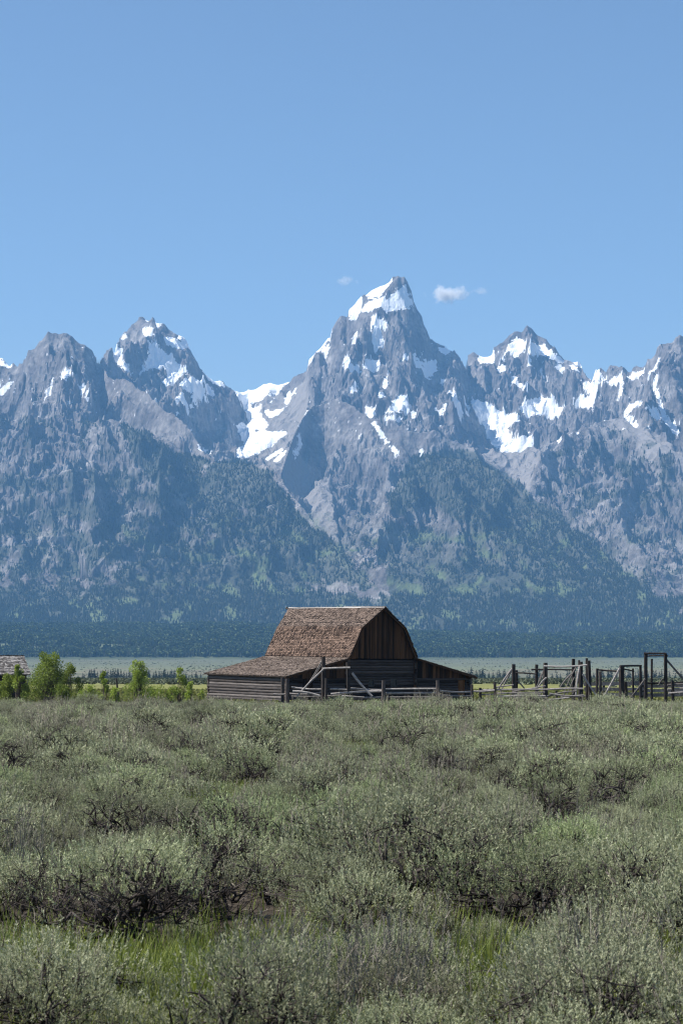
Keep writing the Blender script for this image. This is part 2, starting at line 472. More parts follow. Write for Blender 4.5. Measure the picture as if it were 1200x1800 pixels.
SPURS = [
    # (ridge points, back slope, foot distance)
    ([(-260, 720, 11000), (-60, 668, 11100), (20, 655, 11150), (60, 640, 11150), (100, 625, 11150), (150, 625, 11200), (178, 634, 11250), (190, 652, 11150), (235, 672, 10950), (262, 694, 10800), (295, 722, 10600), (320, 741, 10500), (352, 782, 10400), (372, 803, 10300),
      (400, 830, 10200), (430, 880, 10000), (460, 960, 9800)], 1.6, 8600, 2.4),
    ([(150, 740, 10500), (190, 735, 10450), (220, 745, 10300), (300, 776, 10000), (345, 800, 9900), (380, 806, 9800), (420, 808, 9700), (465, 808, 9600), (480, 818, 9550), (492, 832, 9500), (510, 866, 9400), (540, 902, 9250), (570, 935, 9050), (600, 972, 8800), (640, 1012, 8600), (700, 1050, 8350), (780, 1090, 8100)], 0.9, 8000, 1.3),
    ([(440, 960, 10300), (480, 870, 10500), (498, 815, 10700), (515, 765, 10900), (530, 735, 11050), (548, 712, 11150), (570, 702, 11200), (600, 704, 11150), (640, 725, 11000), (680, 748, 10900), (700, 752, 10850), (740, 757, 10850), (780, 765, 10850), (815, 775, 10850), (832, 785, 10800), (850, 820, 10700), (870, 880, 10500)], 0.75, 9400, 1.9),
    ([(560, 1010, 8900), (610, 968, 9200), (660, 905, 9500), (700, 850, 9800), (735, 806, 10000), (760, 798, 10050), (790, 796, 10000), (815, 796, 9950), (835, 803, 9900), (850, 812, 9850), (875, 830, 9750), (900, 850, 9650), (925, 872, 9550), (950, 890, 9450), (1000, 920, 9300), (1050, 961, 9100), (1100, 1010, 8800), (1150, 1060, 8500), (1190, 1095, 8200), (1260, 1130, 8000)], 0.9, 8000, 1.3),
    ([(880, 960, 9900), (915, 870, 10200), (936, 832, 10300), (944, 806, 10400), (958, 781, 10500), (972, 777, 10550), (990, 767, 10600), (1015, 760, 10650), (1039, 753, 10700), (1070, 738, 10800), (1095, 735, 10800), (1120, 752, 10700), (1160, 778, 10500), (1200, 802, 10400), (1260, 800, 10400), (1460, 740, 10400)], 0.8, 8000, 1.5),
]
T0, T1, NC = -0.195, 0.195, 960
D0, D1, NR = 7400, 13150, 1150


def line_t(pts):
    a = np.array([at(*p) for p in pts])
    return a[:, 0] / a[:, 1], a[:, 2], a[:, 1]


def build_mountains():
    tc = np.linspace(T0, T1, NC)
    dc = np.linspace(D0, D1, NR)
    D, T = np.meshgrid(dc, tc, indexing='ij')
    X0 = T * D
    # sideways warp that grows away from the ridges
    wl = fbm(X0 / 900, D / 900, 3, 3)
    wf = fbm(X0 / 210, D / 260, 3, 4)
    foot_z = 118 + 0.0 * D

    def layer(pts, back, foot, p, mid=None):
        tr, zr, dr = line_t(pts)
        if len(tr) > 2:
            o = np.argsort(tr); tr, zr, dr = tr[o], zr[o], dr[o]
        Dr0 = np.interp(tc, tr, dr)[None, :]
        s0 = np.clip((D - foot) / (Dr0 - foot), 0, 1)
        away = (1 - s0)
        Tw = T + (wl * 0.010 + wf * 0.0032) * np.clip(away * 2.2, 0, 1)
        Zr = np.interp(Tw.ravel(), tr, zr, left=-400, right=-400).reshape(D.shape)
        # low-passed ridge for the lower slopes
        k = 41
        zg = np.interp(tc, tr, zr, left=zr[0] - 300, right=zr[-1] - 300)
        zs = np.convolve(np.pad(zg, k // 2, mode='edge'), np.hanning(k + 2)[1:-1] / np.hanning(k + 2).sum(), 'valid')
        Zs = np.interp(Tw.ravel(), tc, zs).reshape(D.shape)
        Dr = np.interp(Tw.ravel(), tr, dr).reshape(D.shape)
        s = np.clip((D - foot) / (Dr - foot), 0, 1)
        Zt = Zs + (Zr - Zs) * s ** 2.5
        if mid is None:
            z = foot_z + (Zt - foot_z) * s ** p
        else:
            tm, zm, dm = line_t(mid)
            Zm = np.interp(Tw.ravel(), tm, zm).reshape(D.shape)
            Dm = np.interp(Tw.ravel(), tm, dm).reshape(D.shape)
            sm = np.clip((D - Dm) / (Dr - Dm), 0, 1)
            lo = foot_z + (Zm - foot_z) * np.clip((D - foot) / (Dm - foot), 0, 1) ** 1.1
            z = np.where(D < Dm, lo, Zm + (Zt - Zm) * sm ** 1.25)
        z = np.where(D > Dr, Zt - back * (D - Dr), z)
        return z, np.clip(np.abs(D - Dr) / 260, 0, 1)

    Z, crest = layer(SKYLINE, 1.3, 8600, 1.5, SKY_MID)
    for pts, back, foot, p in SPURS:
        z, c = layer(pts, back, foot, p)
        crest = np.where(z > Z, c, crest)
        Z = np.maximum(Z, z)
    base = 40 + (D - 5600) * 0.03
    Z = np.maximum(Z, base)
    hgt = sstep(150, 700, Z)                      # relief amplitude grows with height
    high = sstep(700, 1200, Z)
    px, py = to_px(T * D, D, Z)
    # masks of smooth ground: snow bowls and scree
    talus = np.zeros(D.shape, bool)
    jx = px + 9 * fbm(px / 22, py / 22, 3, 61); jy = py + 9 * fbm(px / 22, py / 22, 3, 62)
    for poly in ([(822, 795), (840, 778), (865, 786), (890, 797), (935, 782), (975, 772), (990, 764), (1000, 772), (958, 783), (946, 812), (935, 838), (925, 880), (890, 850), (850, 812)],
                 [(455, 690), (500, 690), (540, 660), (545, 720), (525, 790), (560, 830), (590, 880), (600, 960), (575, 925), (530, 890), (500, 840), (470, 800), (420, 800)],
                 [(1060, 735), (1130, 745), (1190, 790), (1260, 850), (1200, 850), (1130, 790)],
                 ):
        talus |= in_poly(jx, jy, poly)
    ta = talus.astype(float)
    for _ in range(6):
        ta[1:-1, 1:-1] = (ta[1:-1, 1:-1] * 2 + ta[:-2, 1:-1] + ta[2:, 1:-1] + ta[1:-1, :-2] + ta[1:-1, 2:]) / 6
    rough = hgt * (1 - 0.72 * ta)
    cr = 0.18 + 0.82 * crest
    # ribs and gullies run down the slope, broken by blocks and ledges
    wx = X0 + 60 * fbm(X0 / 300, D / 300, 3, 21)
    wy = D + 60 * fbm(X0 / 300, D / 300, 3, 22)
    sk = wx + (wy - 11000) * 0.35 * fbm(X0 / 1500, D / 1500, 2, 24)
    Z = Z + rough * cr * (
        (ridged(sk / 430, wy / 900, 4, 31) - 0.45) * 225
        + (ridged(wx / 150, wy / 260, 4, 32) - 0.4) * 112 * (0.45 + 0.55 * high)
        + (ridged((wx + 0.6 * wy) / 75, (wy - 0.6 * wx) / 110, 3, 33) - 0.4) * 46)
    crag = rough * (0.25 + 0.75 * crest)
    Z = Z + crag * (fbm(wx / 42, wy / 42, 4, 41, 0.6) * 30 + fbm(X0 / 14, D / 14, 3, 42, 0.65) * 9)
    # ledges: terrace the steep rock a little
    st = 62 + 25 * fbm(X0 / 700, D / 700, 2, 44)
    ph = (Z + 30 * fbm(X0 / 240, D / 240, 3, 45)) / st
    fr = ph - np.floor(ph)
    Z = Z + rough * crest * 0.55 * st * (sstep(0.15, 0.85, fr) - fr)
    X = X0 + rough * crest * 9 * fbm(X0 / 30, D / 30, 3, 51)
    Yv = D + rough * crest * 9 * fbm(X0 / 30, D / 30, 3, 52)

    # ---- what covers the rock (attributes that stay on the surface)
    px, py = to_px(X, Yv, Z)

    def snowfields(px, py):
        jx = px + 3.0 * fbm(px / 9, py / 9, 4, 71, 0.65)
        jy = py + 3.0 * fbm(px / 9, py / 9, 4, 72, 0.65)
        snow = np.zeros(D.shape, bool)
        for poly in SNOW:
            xs = [p[0] for p in poly]; ys = [p[1] for p in poly]
            sel = np.nonzero((jx > min(xs)) & (jx < max(xs)) & (jy > min(ys)) & (jy < max(ys)))
            if len(sel[0]): snow[sel] |= in_poly(jx[sel], jy[sel], poly)
        return snow
    # snow fills the hollows: level the rock under the larger fields
    pad = snowfields(px, py).astype(float)

    def blur(a):
        a = a.copy()
        a[1:-1, 1:-1] = (a[1:-1, 1:-1] * 2 + a[:-2, 1:-1] + a[2:, 1:-1] + a[1:-1, :-2] + a[1:-1, 2:]) / 6
        return a
    Zs = Z
    for _ in range(26): Zs = blur(Zs)
    for _ in range(3): pad = blur(pad)
    Z = Z + (Zs - Z) * np.clip(pad * 1.2, 0, 0.66)
    px, py = to_px(X, Yv, Z)
    snow = snowfields(px, py)
    speck = fbm(px / 11, py / 8, 4, 75, 0.7)
    extra = (speck > 0.33) & (Z > 1150) & (py < 760) & (py > 560)
    edge = snow.astype(float)
    for _ in range(7): edge = blur(edge)
    ragged = fbm(px / 6, py / 5, 4, 76, 0.65) * 0.45 + 0.5 * (ridged(px / 17 + py / 40, py / 5.5 - px / 60, 3, 77) - 0.35)
    snow = np.clip(0.5 + (edge - ragged - 0.36) * 1.5, 0, 1) * sstep(0.02, 0.12, edge)
    gully = ridged(wx / 150, wy / 260, 4, 32)
    coul = np.clip((0.13 - gully) * 12, 0, 1) * sstep(0.0, 0.2, fbm(X0 / 330, D / 330, 3, 79)) * sstep(1150, 1450, Z) * (py < 745)
    snow = np.maximum(snow, coul)
    snow = np.maximum(snow, np.clip(0.5 + (speck - 0.385) * 4, 0, 0.8) * (speck > 0.33) * (Z > 1150) * (py < 760))
    # forest density by zone
    dens = np.zeros(D.shape)
    fx = px + 26 * fbm(px / 60, py / 60, 3, 81); fy = py + 22 * fbm(px / 60, py / 60, 3, 82)
    clump = fbm(px / 34, py / 26, 4, 83, 0.6)

    def zone(poly, v, thr):
        nonlocal dens
        m = in_poly(fx, fy, poly)
        w = v * sstep(thr - 0.16, thr + 0.16, clump)
        dens = np.where(m, np.maximum(dens, w), dens)
    zone([(-300, 690), (60, 735), (180, 735), (240, 760), (330, 800), (300, 900), (-300, 900)], 0.55, 0.10)
    zone([(205, 748), (330, 800), (470, 818), (512, 890), (560, 940), (610, 975), (640, 1015), (560, 1030), (480, 1000), (420, 950), (330, 890), (250, 830)], 1.0, -0.30)
    zone([(-300, 860), (230, 820), (330, 880), (430, 960), (520, 1040), (540, 1130), (-300, 1130)], 0.9, -0.06)
    zone([(-300, 1030), (300, 1040), (1500, 1050), (1500, 1180), (-300, 1180)], 1.0, -0.35)
    zone([(730, 800), (835, 792), (905, 845), (1005, 918), (1105, 1005), (1200, 1095), (1200, 1140), (1000, 1085), (880, 970), (790, 900), (700, 900), (680, 870)], 1.0, -0.45)
    zone([(590, 975), (690, 915), (880, 950), (1010, 1090), (480, 1090), (520, 1030)], 0.8, 0.05)
    zone([(925, 900), (1500, 850), (1500, 1120), (1190, 1110), (1050, 975)], 0.6, 0.12)
    zone([(965, 800), (1100, 752), (1210, 815), (1500, 800), (1500, 900), (950, 900)], 0.7, 0.06)
    zone([(540, 850), (740, 780), (840, 790), (700, 850), (620, 960)], 0.35, 0.25)
    # green meadows between the trees
    mead = sstep(0.05, 0.32, fbm(px / 48 + 3, py / 30, 4, 91, 0.6)) * sstep(880, 960, py)
    rocky = np.maximum(in_poly(fx, fy, [(-300, 820), (170, 820), (260, 1010), (100, 1060), (-300, 1060)]),
                       in_poly(fx, fy, [(930, 880), (1500, 840), (1500, 1090), (1190, 1085), (1060, 965)])).astype(float)
    rocky = np.maximum(rocky, in_poly(fx, fy, [(560, 985), (660, 960), (690, 1050), (640, 1075), (520, 1060)]) * 1.0)
    mead = mead * (1 - 0.75 * rocky)
    under = np.maximum(sstep(880, 1040, py) * (1 - rocky), sstep(0.2, 0.8, dens) * 0.9)
    dens = dens * (1 - snow) * (1 - 0.9 * ta) * (1 - 0.75 * mead) * (1 - 0.45 * rocky)

    n, m = D.shape
    i = np.arange(n * m).reshape(n, m)
    q = np.stack([i[:-1, :-1], i[:-1, 1:], i[1:, 1:], i[1:, :-1]], -1).reshape(-1, 4)

    m_, N, L, out = mat('mountain_rock')
    A = lambda nm: N('ShaderNodeAttribute', attribute_name=nm).outputs['Fac']
    pos = N('ShaderNodeNewGeometry').outputs['Position']
    n1 = noise(N, L, pos, 0.006, 6, 0.65)
    n2 = noise(N, L, pos, 0.035, 5, 0.7)
    rock = ramp(N, L, n1, [(0.28, (0.06, 0.054, 0.055)), (0.44, (0.125, 0.113, 0.112)), (0.56, (0.19, 0.176, 0.172)), (0.72, (0.30, 0.28, 0.27))])
    rock = mixc(N, L, 1.0, rock, ramp(N, L, n2, [(0.3, 0.55), (0.5, 1.0), (0.68, 1.4)]), 'MULTIPLY')
    tal = mixc(N, L, n2, (0.17, 0.156, 0.15), (0.27, 0.248, 0.236))
    c = mixc(N, L, A('talus'), rock, tal)
    pale = mixc(N, L, 1.0, rock, (0.95, 0.95, 0.95), 'MULTIPLY')
    c = mixc(N, L, A('rocky'), c, pale)
    c = mixc(N, L, A('under'), c, mixc(N, L, n2, (0.026, 0.036, 0.024), (0.062, 0.07, 0.048)))
    c = mixc(N, L, A('meadow'), c, mixc(N, L, n2, (0.065, 0.09, 0.043), (0.13, 0.155, 0.078)))
    nb = N('ShaderNodeMath', operation='MULTIPLY_ADD'); L(noise(N, L, pos, 0.05, 4, 0.7), nb.inputs[0]); nb.inputs[1].default_value = 1.0; nb.inputs[2].default_value = -0.5
    sa = N('ShaderNodeMath', operation='ADD'); L(nb.outputs[0], sa.inputs[0]); L(A('snow'), sa.inputs[1])
    sn = ramp(N, L, sa.outputs[0], [(0.44, 0.0), (0.58, 1.0)])
    c = mixc(N, L, sn, c, (0.86, 0.88, 0.9))
    b = N('ShaderNodeBsdfPrincipled')
    b.inputs['Roughness'].default_value = 0.9
    b.inputs['Specular IOR Level'].default_value = 0.1
    L(c, b.inputs['Base Color'])
    bn = N('ShaderNodeBump'); bn.inputs['Strength'].default_value = 0.5; bn.inputs['Distance'].default_value = 10
    L(n2, bn.inputs['Height']); L(bn.outputs[0], b.inputs['Normal'])
    L(b.outputs[0], out.inputs[0])
    V = np.stack([X, Yv, Z], -1).reshape(-1, 3)
    me = np_mesh('mountains', V, q, smooth=False, mats=[m_], attrs={
        'snow': ('POINT', snow), 'talus': ('POINT', ta), 'rocky': ('POINT', rocky * 0.8), 'under': ('POINT', under * 0.85), 'meadow': ('POINT', mead)})
    tag(link('mountains', me), 'jagged grey granite peaks with snow patches and forested lower slopes', 'mountains', kind='structure')
    return dict(X=X, Y=Yv, Z=Z, D=D, dens=dens, px=px, py=py)


MT = build_mountains()


# ------------------------------------------------------------------ foothills at the foot of the range
def fhz(x, y):
    t = x / y
    px = 600 + 4000 * t
    top = np.interp(px, [-300, 0, 200, 300, 420, 480, 600, 760, 900, 1000, 1200, 1500], [1098, 1100, 1104, 1107, 1101, 1108, 1113, 1116, 1119, 1117, 1121, 1121])
    ztop = EYE + (1185 - top) / 4000 * 7300
    s = np.clip((y - 5450) / (7300 - 5450), 0, 1)
    z = 39 + (ztop - 39) * s ** 0.85
    bump = fbm(x / 420, y / 520, 4, 101) * 34 + fbm(x / 130, y / 170, 3, 102) * 9
    z = z + bump * sstep(0.03, 0.25, s) * (1 - 0.6 * sstep(0.85, 1.0, s))
    return np.where(y > 7300, ztop - (y - 7300) * 0.05 + bump * 0.4, z)


def build_foothills():
    tc = np.linspace(-0.195, 0.195, 420)
    dc = np.linspace(5400, 8200, 260)
    D, T = np.meshgrid(dc, tc, indexing='ij')
    X = T * D
    Z = fhz(X, D)
    Z[0, :] -= 3
    n, m = D.shape
    i = np.arange(n * m).reshape(n, m)
    q = np.stack([i[:-1, :-1], i[:-1, 1:], i[1:, 1:], i[1:, :-1]], -1).reshape(-1, 4)
    open_ = sstep(0.05, 0.3, fbm(X / 620, D / 330, 4, 105, 0.5))

    def col(N, L):
        pos = N('ShaderNodeNewGeometry').outputs['Position']
        a = N('ShaderNodeAttribute', attribute_name='open').outputs['Fac']
        n2 = noise(N, L, pos, 0.03, 5, 0.7)
        return mixc(N, L, a, mixc(N, L, n2, (0.035, 0.05, 0.028), (0.08, 0.095, 0.05)), mixc(N, L, n2, (0.075, 0.095, 0.05), (0.13, 0.145, 0.08)))
    me = np_mesh('foothills', np.stack([X, D, Z], -1).reshape(-1, 3), q, smooth=True, mats=[diffuse_mat('foothill_ground', col)], attrs={'open': ('POINT', open_)})
    tag(link('foothills', me), 'low wooded foothills along the base of the range', 'foothills', kind='structure')


build_foothills()

# ------------------------------------------------------------------ instancing of uncountable cover
def gn_scatter(name, pts, scale, rot, pick, protos):
    pts = np.asarray(pts, np.float32)
    me = bpy.data.meshes.new(name)
    me.vertices.add(len(pts))
    me.vertices.foreach_set('co', pts.ravel())
    for nm, a in (('sc', scale), ('rz', rot)):
        x = me.attributes.new(nm, 'FLOAT', 'POINT'); x.data.foreach_set('value', np.asarray(a, np.float32))
    x = me.attributes.new('pick', 'INT', 'POINT'); x.data.foreach_set('value', np.asarray(pick, np.int32))
    ob = link(name, me)
    ng = bpy.data.node_groups.new(name + '_scatter', 'GeometryNodeTree')
    ng.interface.new_socket('Geometry', in_out='INPUT', socket_type='NodeSocketGeometry')
    ng.interface.new_socket('Geometry', in_out='OUTPUT', socket_type='NodeSocketGeometry')
    gi = ng.nodes.new('NodeGroupInput'); go = ng.nodes.new('NodeGroupOutput')
    iop = ng.nodes.new('GeometryNodeInstanceOnPoints')
    join = ng.nodes.new('GeometryNodeJoinGeometry')
    for p in protos:
        oi = ng.nodes.new('GeometryNodeObjectInfo')
        oi.transform_space = 'ORIGINAL'
        oi.inputs['Object'].default_value = p
        oi.inputs['As Instance'].default_value = True
        ng.links.new(oi.outputs['Geometry'], join.inputs[0])
    ng.links.new(gi.outputs[0], iop.inputs['Points'])
    ng.links.new(join.outputs[0], iop.inputs['Instance'])
    iop.inputs['Pick Instance'].default_value = True

    def attr(nm, typ):
        a = ng.nodes.new('GeometryNodeInputNamedAttribute'); a.data_type = typ; a.inputs[0].default_value = nm
        return next(o for o in a.outputs if o.enabled and o.name == 'Attribute')
    ng.links.new(attr('pick', 'INT'), iop.inputs['Instance Index'])
    ng.links.new(attr('sc', 'FLOAT'), iop.inputs['Scale'])
    cx = ng.nodes.new('ShaderNodeCombineXYZ')
    ng.links.new(attr('rz', 'FLOAT'), cx.inputs[2])
    ng.links.new(cx.outputs[0], iop.inputs['Rotation'])
    ng.links.new(iop.outputs[0], go.inputs[0])
    md = ob.modifiers.new('scatter', 'NODES'); md.node_group = ng
    return ob


def proto(name, me):
    return bpy.data.objects.new(name, me)      # data only: lives inside the scatter


def conifer_lod(seed, h=1.0, w=0.2, tiers=4):
    rg = np.random.default_rng(seed)
    V, Tq, tint = [], [], []
    for k in range(tiers):
        z0 = h * (0.10 + 0.80 * k / tiers); z1 = min(h, z0 + h * (0.42 if k < tiers - 1 else 0.3))
        r = w * (1 - k / tiers) ** 0.9 * rg.uniform(0.85, 1.15)
        ns = 7; b = len(V)
        V.append((rg.normal(0, .01), rg.normal(0, .01), z1))
        for j in range(ns):
            a = 2 * math.pi * (j + rg.uniform(-.3, .3)) / ns
            rr = r * rg.uniform(0.65, 1.2)
            V.append((rr * math.cos(a), rr * math.sin(a), z0 + rg.uniform(-.04, .05) * h))
        for j in range(ns):
            Tq.append((b, b + 1 + j, b + 1 + (j + 1) % ns)); tint.append(rg.uniform(0, 1))
    return np_mesh('conifer_low', V, tris=Tq, mats=[M['conifer']], attrs={'tint': ('FACE', tint)})


def round_lod(seed, h=1.0, w=0.3, n=46, material='aspen'):
    rg = np.random.default_rng(seed)
    c = rg.normal(0, 1, (n, 3)); c /= np.linalg.norm(c, axis=1)[:, None]
    c *= rg.uniform(0.5, 1.0, (n, 1))
    c = c * np.array((w, w, h * 0.42)) + np.array((0, 0, h * 0.55))
    a = rg.normal(0, 1, (n, 3)); a /= np.linalg.norm(a, axis=1)[:, None]
    b = np.cross(a, rg.normal(0, 1, (n, 3))); b /= np.linalg.norm(b, axis=1)[:, None]
    s = w * rg.uniform(0.35, 0.6, (n, 1))
    V = np.stack([c - a * s, c - b * s * .8, c + a * s, c + b * s * .8], 1).reshape(-1, 3)
    return np_mesh('round_low', V, np.arange(n * 4).reshape(-1, 4), mats=[M[material]], attrs={'tint': ('FACE', rg.uniform(0, 1, n))})


CON = [proto('conifer_low', conifer_lod(s, 1.0, w)) for s, w in ((1, 0.17), (2, 0.21), (3, 0.25))]
RND = [proto('round_low', round_lod(s, 1.0, w)) for s, w in ((4, 0.36), (5, 0.45))]


def scatter_forest():
    rg = np.random.default_rng(77)
    # mountains
    m = MT
    dens = m['dens'].copy()
    vis = (m['px'] > -150) & (m['px'] < 1350) & (m['D'] < 11400)
    area = 1.0 * (m['D'] / 10000)
    p = dens * vis * area
    n = 125000
    w = (p / p.sum()).ravel()
    idx = rg.choice(len(w), n, p=w)
    jit = rg.uniform(-3, 3, (n, 2))
    pts = np.stack([m['X'].ravel()[idx] + jit[:, 0], m['Y'].ravel()[idx] + jit[:, 1] * .5, m['Z'].ravel()[idx] - 1.5], 1)
    ht = rg.uniform(9, 21, n)
    ob = gn_scatter('mountain_forest', pts, ht, rg.uniform(0, 6.28, n), rg.integers(0, 3, n), CON)
    tag(ob, 'dark conifer forest covering the lower mountain slopes', 'forest', kind='stuff')
    # foothills
    n = 64000
    D = np.sqrt(rg.uniform(5650 ** 2, 7900 ** 2, n)); t = rg.uniform(-0.185, 0.185, n)
    x = D * t
    op = sstep(0.05, 0.3, fbm(x / 620, D / 330, 4, 105, 0.5))
    keep = rg.uniform(0, 1, n) > op * 0.86
    x, D = x[keep], D[keep]
    z = fhz(x, D) - 0.8
    n = len(x)
    mix = fbm(x / 200, D / 260, 3, 110)
    lowb = 1 - sstep(5700, 6300, D)
    dec = rg.uniform(0, 1, n) < np.clip(0.02 + 0.65 * lowb + mix * 0.35, 0.01, 0.85)
    pick = np.where(dec, 3 + rg.integers(0, 2, n), rg.integers(0, 3, n))
    ht = np.where(dec, rg.uniform(8, 14, n), rg.uniform(11, 21, n))
    ob = gn_scatter('foothill_forest', np.stack([x, D, z], 1), ht, rg.uniform(0, 6.28, n), pick, CON + RND)
    tag(ob, 'mixed conifer and aspen wood on the low foothills', 'forest', kind='stuff')
    # wood edge of rounded trees at the far side of the plain
    n = 5200
    x = rg.uniform(-0.18, 0.18, n) * 5500; D = 5470 + rg.gamma(1.6, 60, n)
    z = np.where(D < 5600, gz(x, D), gz(x, D)); z = np.maximum(z, fhz(x, D)) - 0.5
    dec = rg.uniform(0, 1, n) < 0.8
    ob = gn_scatter('wood_edge', np.stack([x, D, z], 1), np.where(dec, rg.uniform(9, 17, n), rg.uniform(12, 20, n)), rg.uniform(0, 6.28, n),
                    np.where(dec, 3 + rg.integers(0, 2, n), rg.integers(0, 3, n)), CON + RND)
    tag(ob, 'line of rounded aspens along the far edge of the plain', 'woodland edge', kind='stuff')


scatter_forest()
# ------------------------------------------------------------------ timber building kit
class MB:
    """collects faces of one mesh; every face carries a tint"""
    def __init__(s):
        s.V, s.Q, s.T, s.tq, s.tt = [], [], [], [], []

    def quad(s, a, b, c, d, t=0.5):
        n = len(s.V); s.V += [a, b, c, d]; s.Q.append((n, n + 1, n + 2, n + 3)); s.tq.append(t)

    def hexa(s, p, t=0.5):
        """8 points: bottom 4 then top 4"""
        n = len(s.V); s.V += list(p)
        for f in ((0, 3, 2, 1), (4, 5, 6, 7), (0, 1, 5, 4), (1, 2, 6, 5), (2, 3, 7, 6), (3, 0, 4, 7)):
            s.Q.append(tuple(n + i for i in f)); s.tq.append(t)

    def box(s, x0, x1, y0, y1, z0, z1, t=0.5):
        s.hexa([(x0, y0, z0), (x1, y0, z0), (x1, y1, z0), (x0, y1, z0), (x0, y0, z1), (x1, y0, z1), (x1, y1, z1), (x0, y1, z1)], t)

    def tube(s, p0, p1, r0, r1=None, n=7, segs=1, bend=0.0, t=0.5, rg=None, knob=0.0):
        r1 = r0 if r1 is None else r1
        p0 = np.array(p0, float); p1 = np.array(p1, float)
        d = p1 - p0; L_ = np.linalg.norm(d); d = d / L_
        a = np.cross(d, (0, 0, 1) if abs(d[2]) < 0.9 else (1, 0, 0)); a /= np.linalg.norm(a)
        b = np.cross(a, d)
        base = len(s.V)
        rg = rg or np.random.default_rng(int(abs(p0[0] * 977 + p0[2] * 331 + p1[1] * 57) * 10) % 99991)
        o1, o2 = rg.normal(0, 1, 2) * bend
        for i in range(segs + 1):
            f = i / segs
            c = p0 + d * L_ * f + (a * o1 + b * o2) * math.sin(math.pi * f)
            r = (r0 + (r1 - r0) * f)
            for j in range(n):
                an = 2 * math.pi * j / n
                rr = r * (1 + knob * rg.uniform(-1, 1))
                s.V.append(tuple(c + a * rr * math.cos(an) + b * rr * math.sin(an)))
        for i in range(segs):
            for j in range(n):
                k = base + i * n
                s.Q.append((k + j, k + (j + 1) % n, k + n + (j + 1) % n, k + n + j)); s.tq.append(t)
        for k, rev in ((base, True), (base + segs * n, False)):
            c = len(s.V)
            s.V.append(tuple(np.mean([s.V[k + j] for j in range(n)], axis=0)))
            for j in range(n):
                f = (c, k + j, k + (j + 1) % n)
                s.T.append(f[::-1] if rev else f); s.tt.append(min(1, t * 1.2))

    def build(s, name, m, parent=None, smooth=False, loc=None):
        me = np_mesh(name, s.V, s.Q, s.T, smooth=smooth, mats=[m], attrs={'tint': ('FACE', list(s.tq) + list(s.tt))})
        return link(name, me, parent, loc)


RG = np.random.default_rng(2024)


def shingles(mb, corner, along, up, wfun, nrm, rows, expo, rg, t_lo=0.0, t_hi=1.0, mean=0.5):
    """rows of split shingles; wfun(row fraction) -> (start, end) along"""
    corner, along, up, nrm = (np.array(v, float) for v in (corner, along, up, nrm))
    for r in range(rows):
        a0, a1 = wfun(r / rows)
        x = a0 - rg.uniform(0, .1)
        rowt = rg.normal(0, 0.07)
        while x < a1:
            w = rg.uniform(0.10, 0.21)
            x1 = min(x + w, a1)
            y0 = r * expo + rg.normal(0, 0.014)
            y1 = (r + 1) * expo + 0.12
            th = rg.uniform(0.018, 0.05)
            k0, k1 = rg.normal(0, .006, 2)
            p = [corner + along * (x + .004) + up * y0 + nrm * (0.022 + k0 + .004 * (r % 3)), corner + along * (x1 - .004) + up * y0 + nrm * (0.022 + k1 + .004 * (r % 3)),
                 corner + along * (x1 - .004) + up * y1 + nrm * 0.006, corner + along * (x + .004) + up * y1 + nrm * 0.006]
            p += [p[0] + nrm * th, p[1] + nrm * th, p[2] + nrm * .012, p[3] + nrm * .012]
            pt = float(fbm(np.array(x / 1.6 + corner[0]), np.array(r * expo / 1.0), 3, 9))
            t = float(np.clip(mean + rowt + .38 * pt + rg.normal(0, 0.25) + (0.3 if rg.uniform() < .05 else 0) - (0.35 if rg.uniform() < .07 else 0), t_lo, t_hi))
            mb.hexa([tuple(v) for v in p], t)
            x = x1


# ------------------------------------------------------------------ the barn
BTH = R(33)
BO = at(669, 1229, 190.5)
BO[2] = -0.05


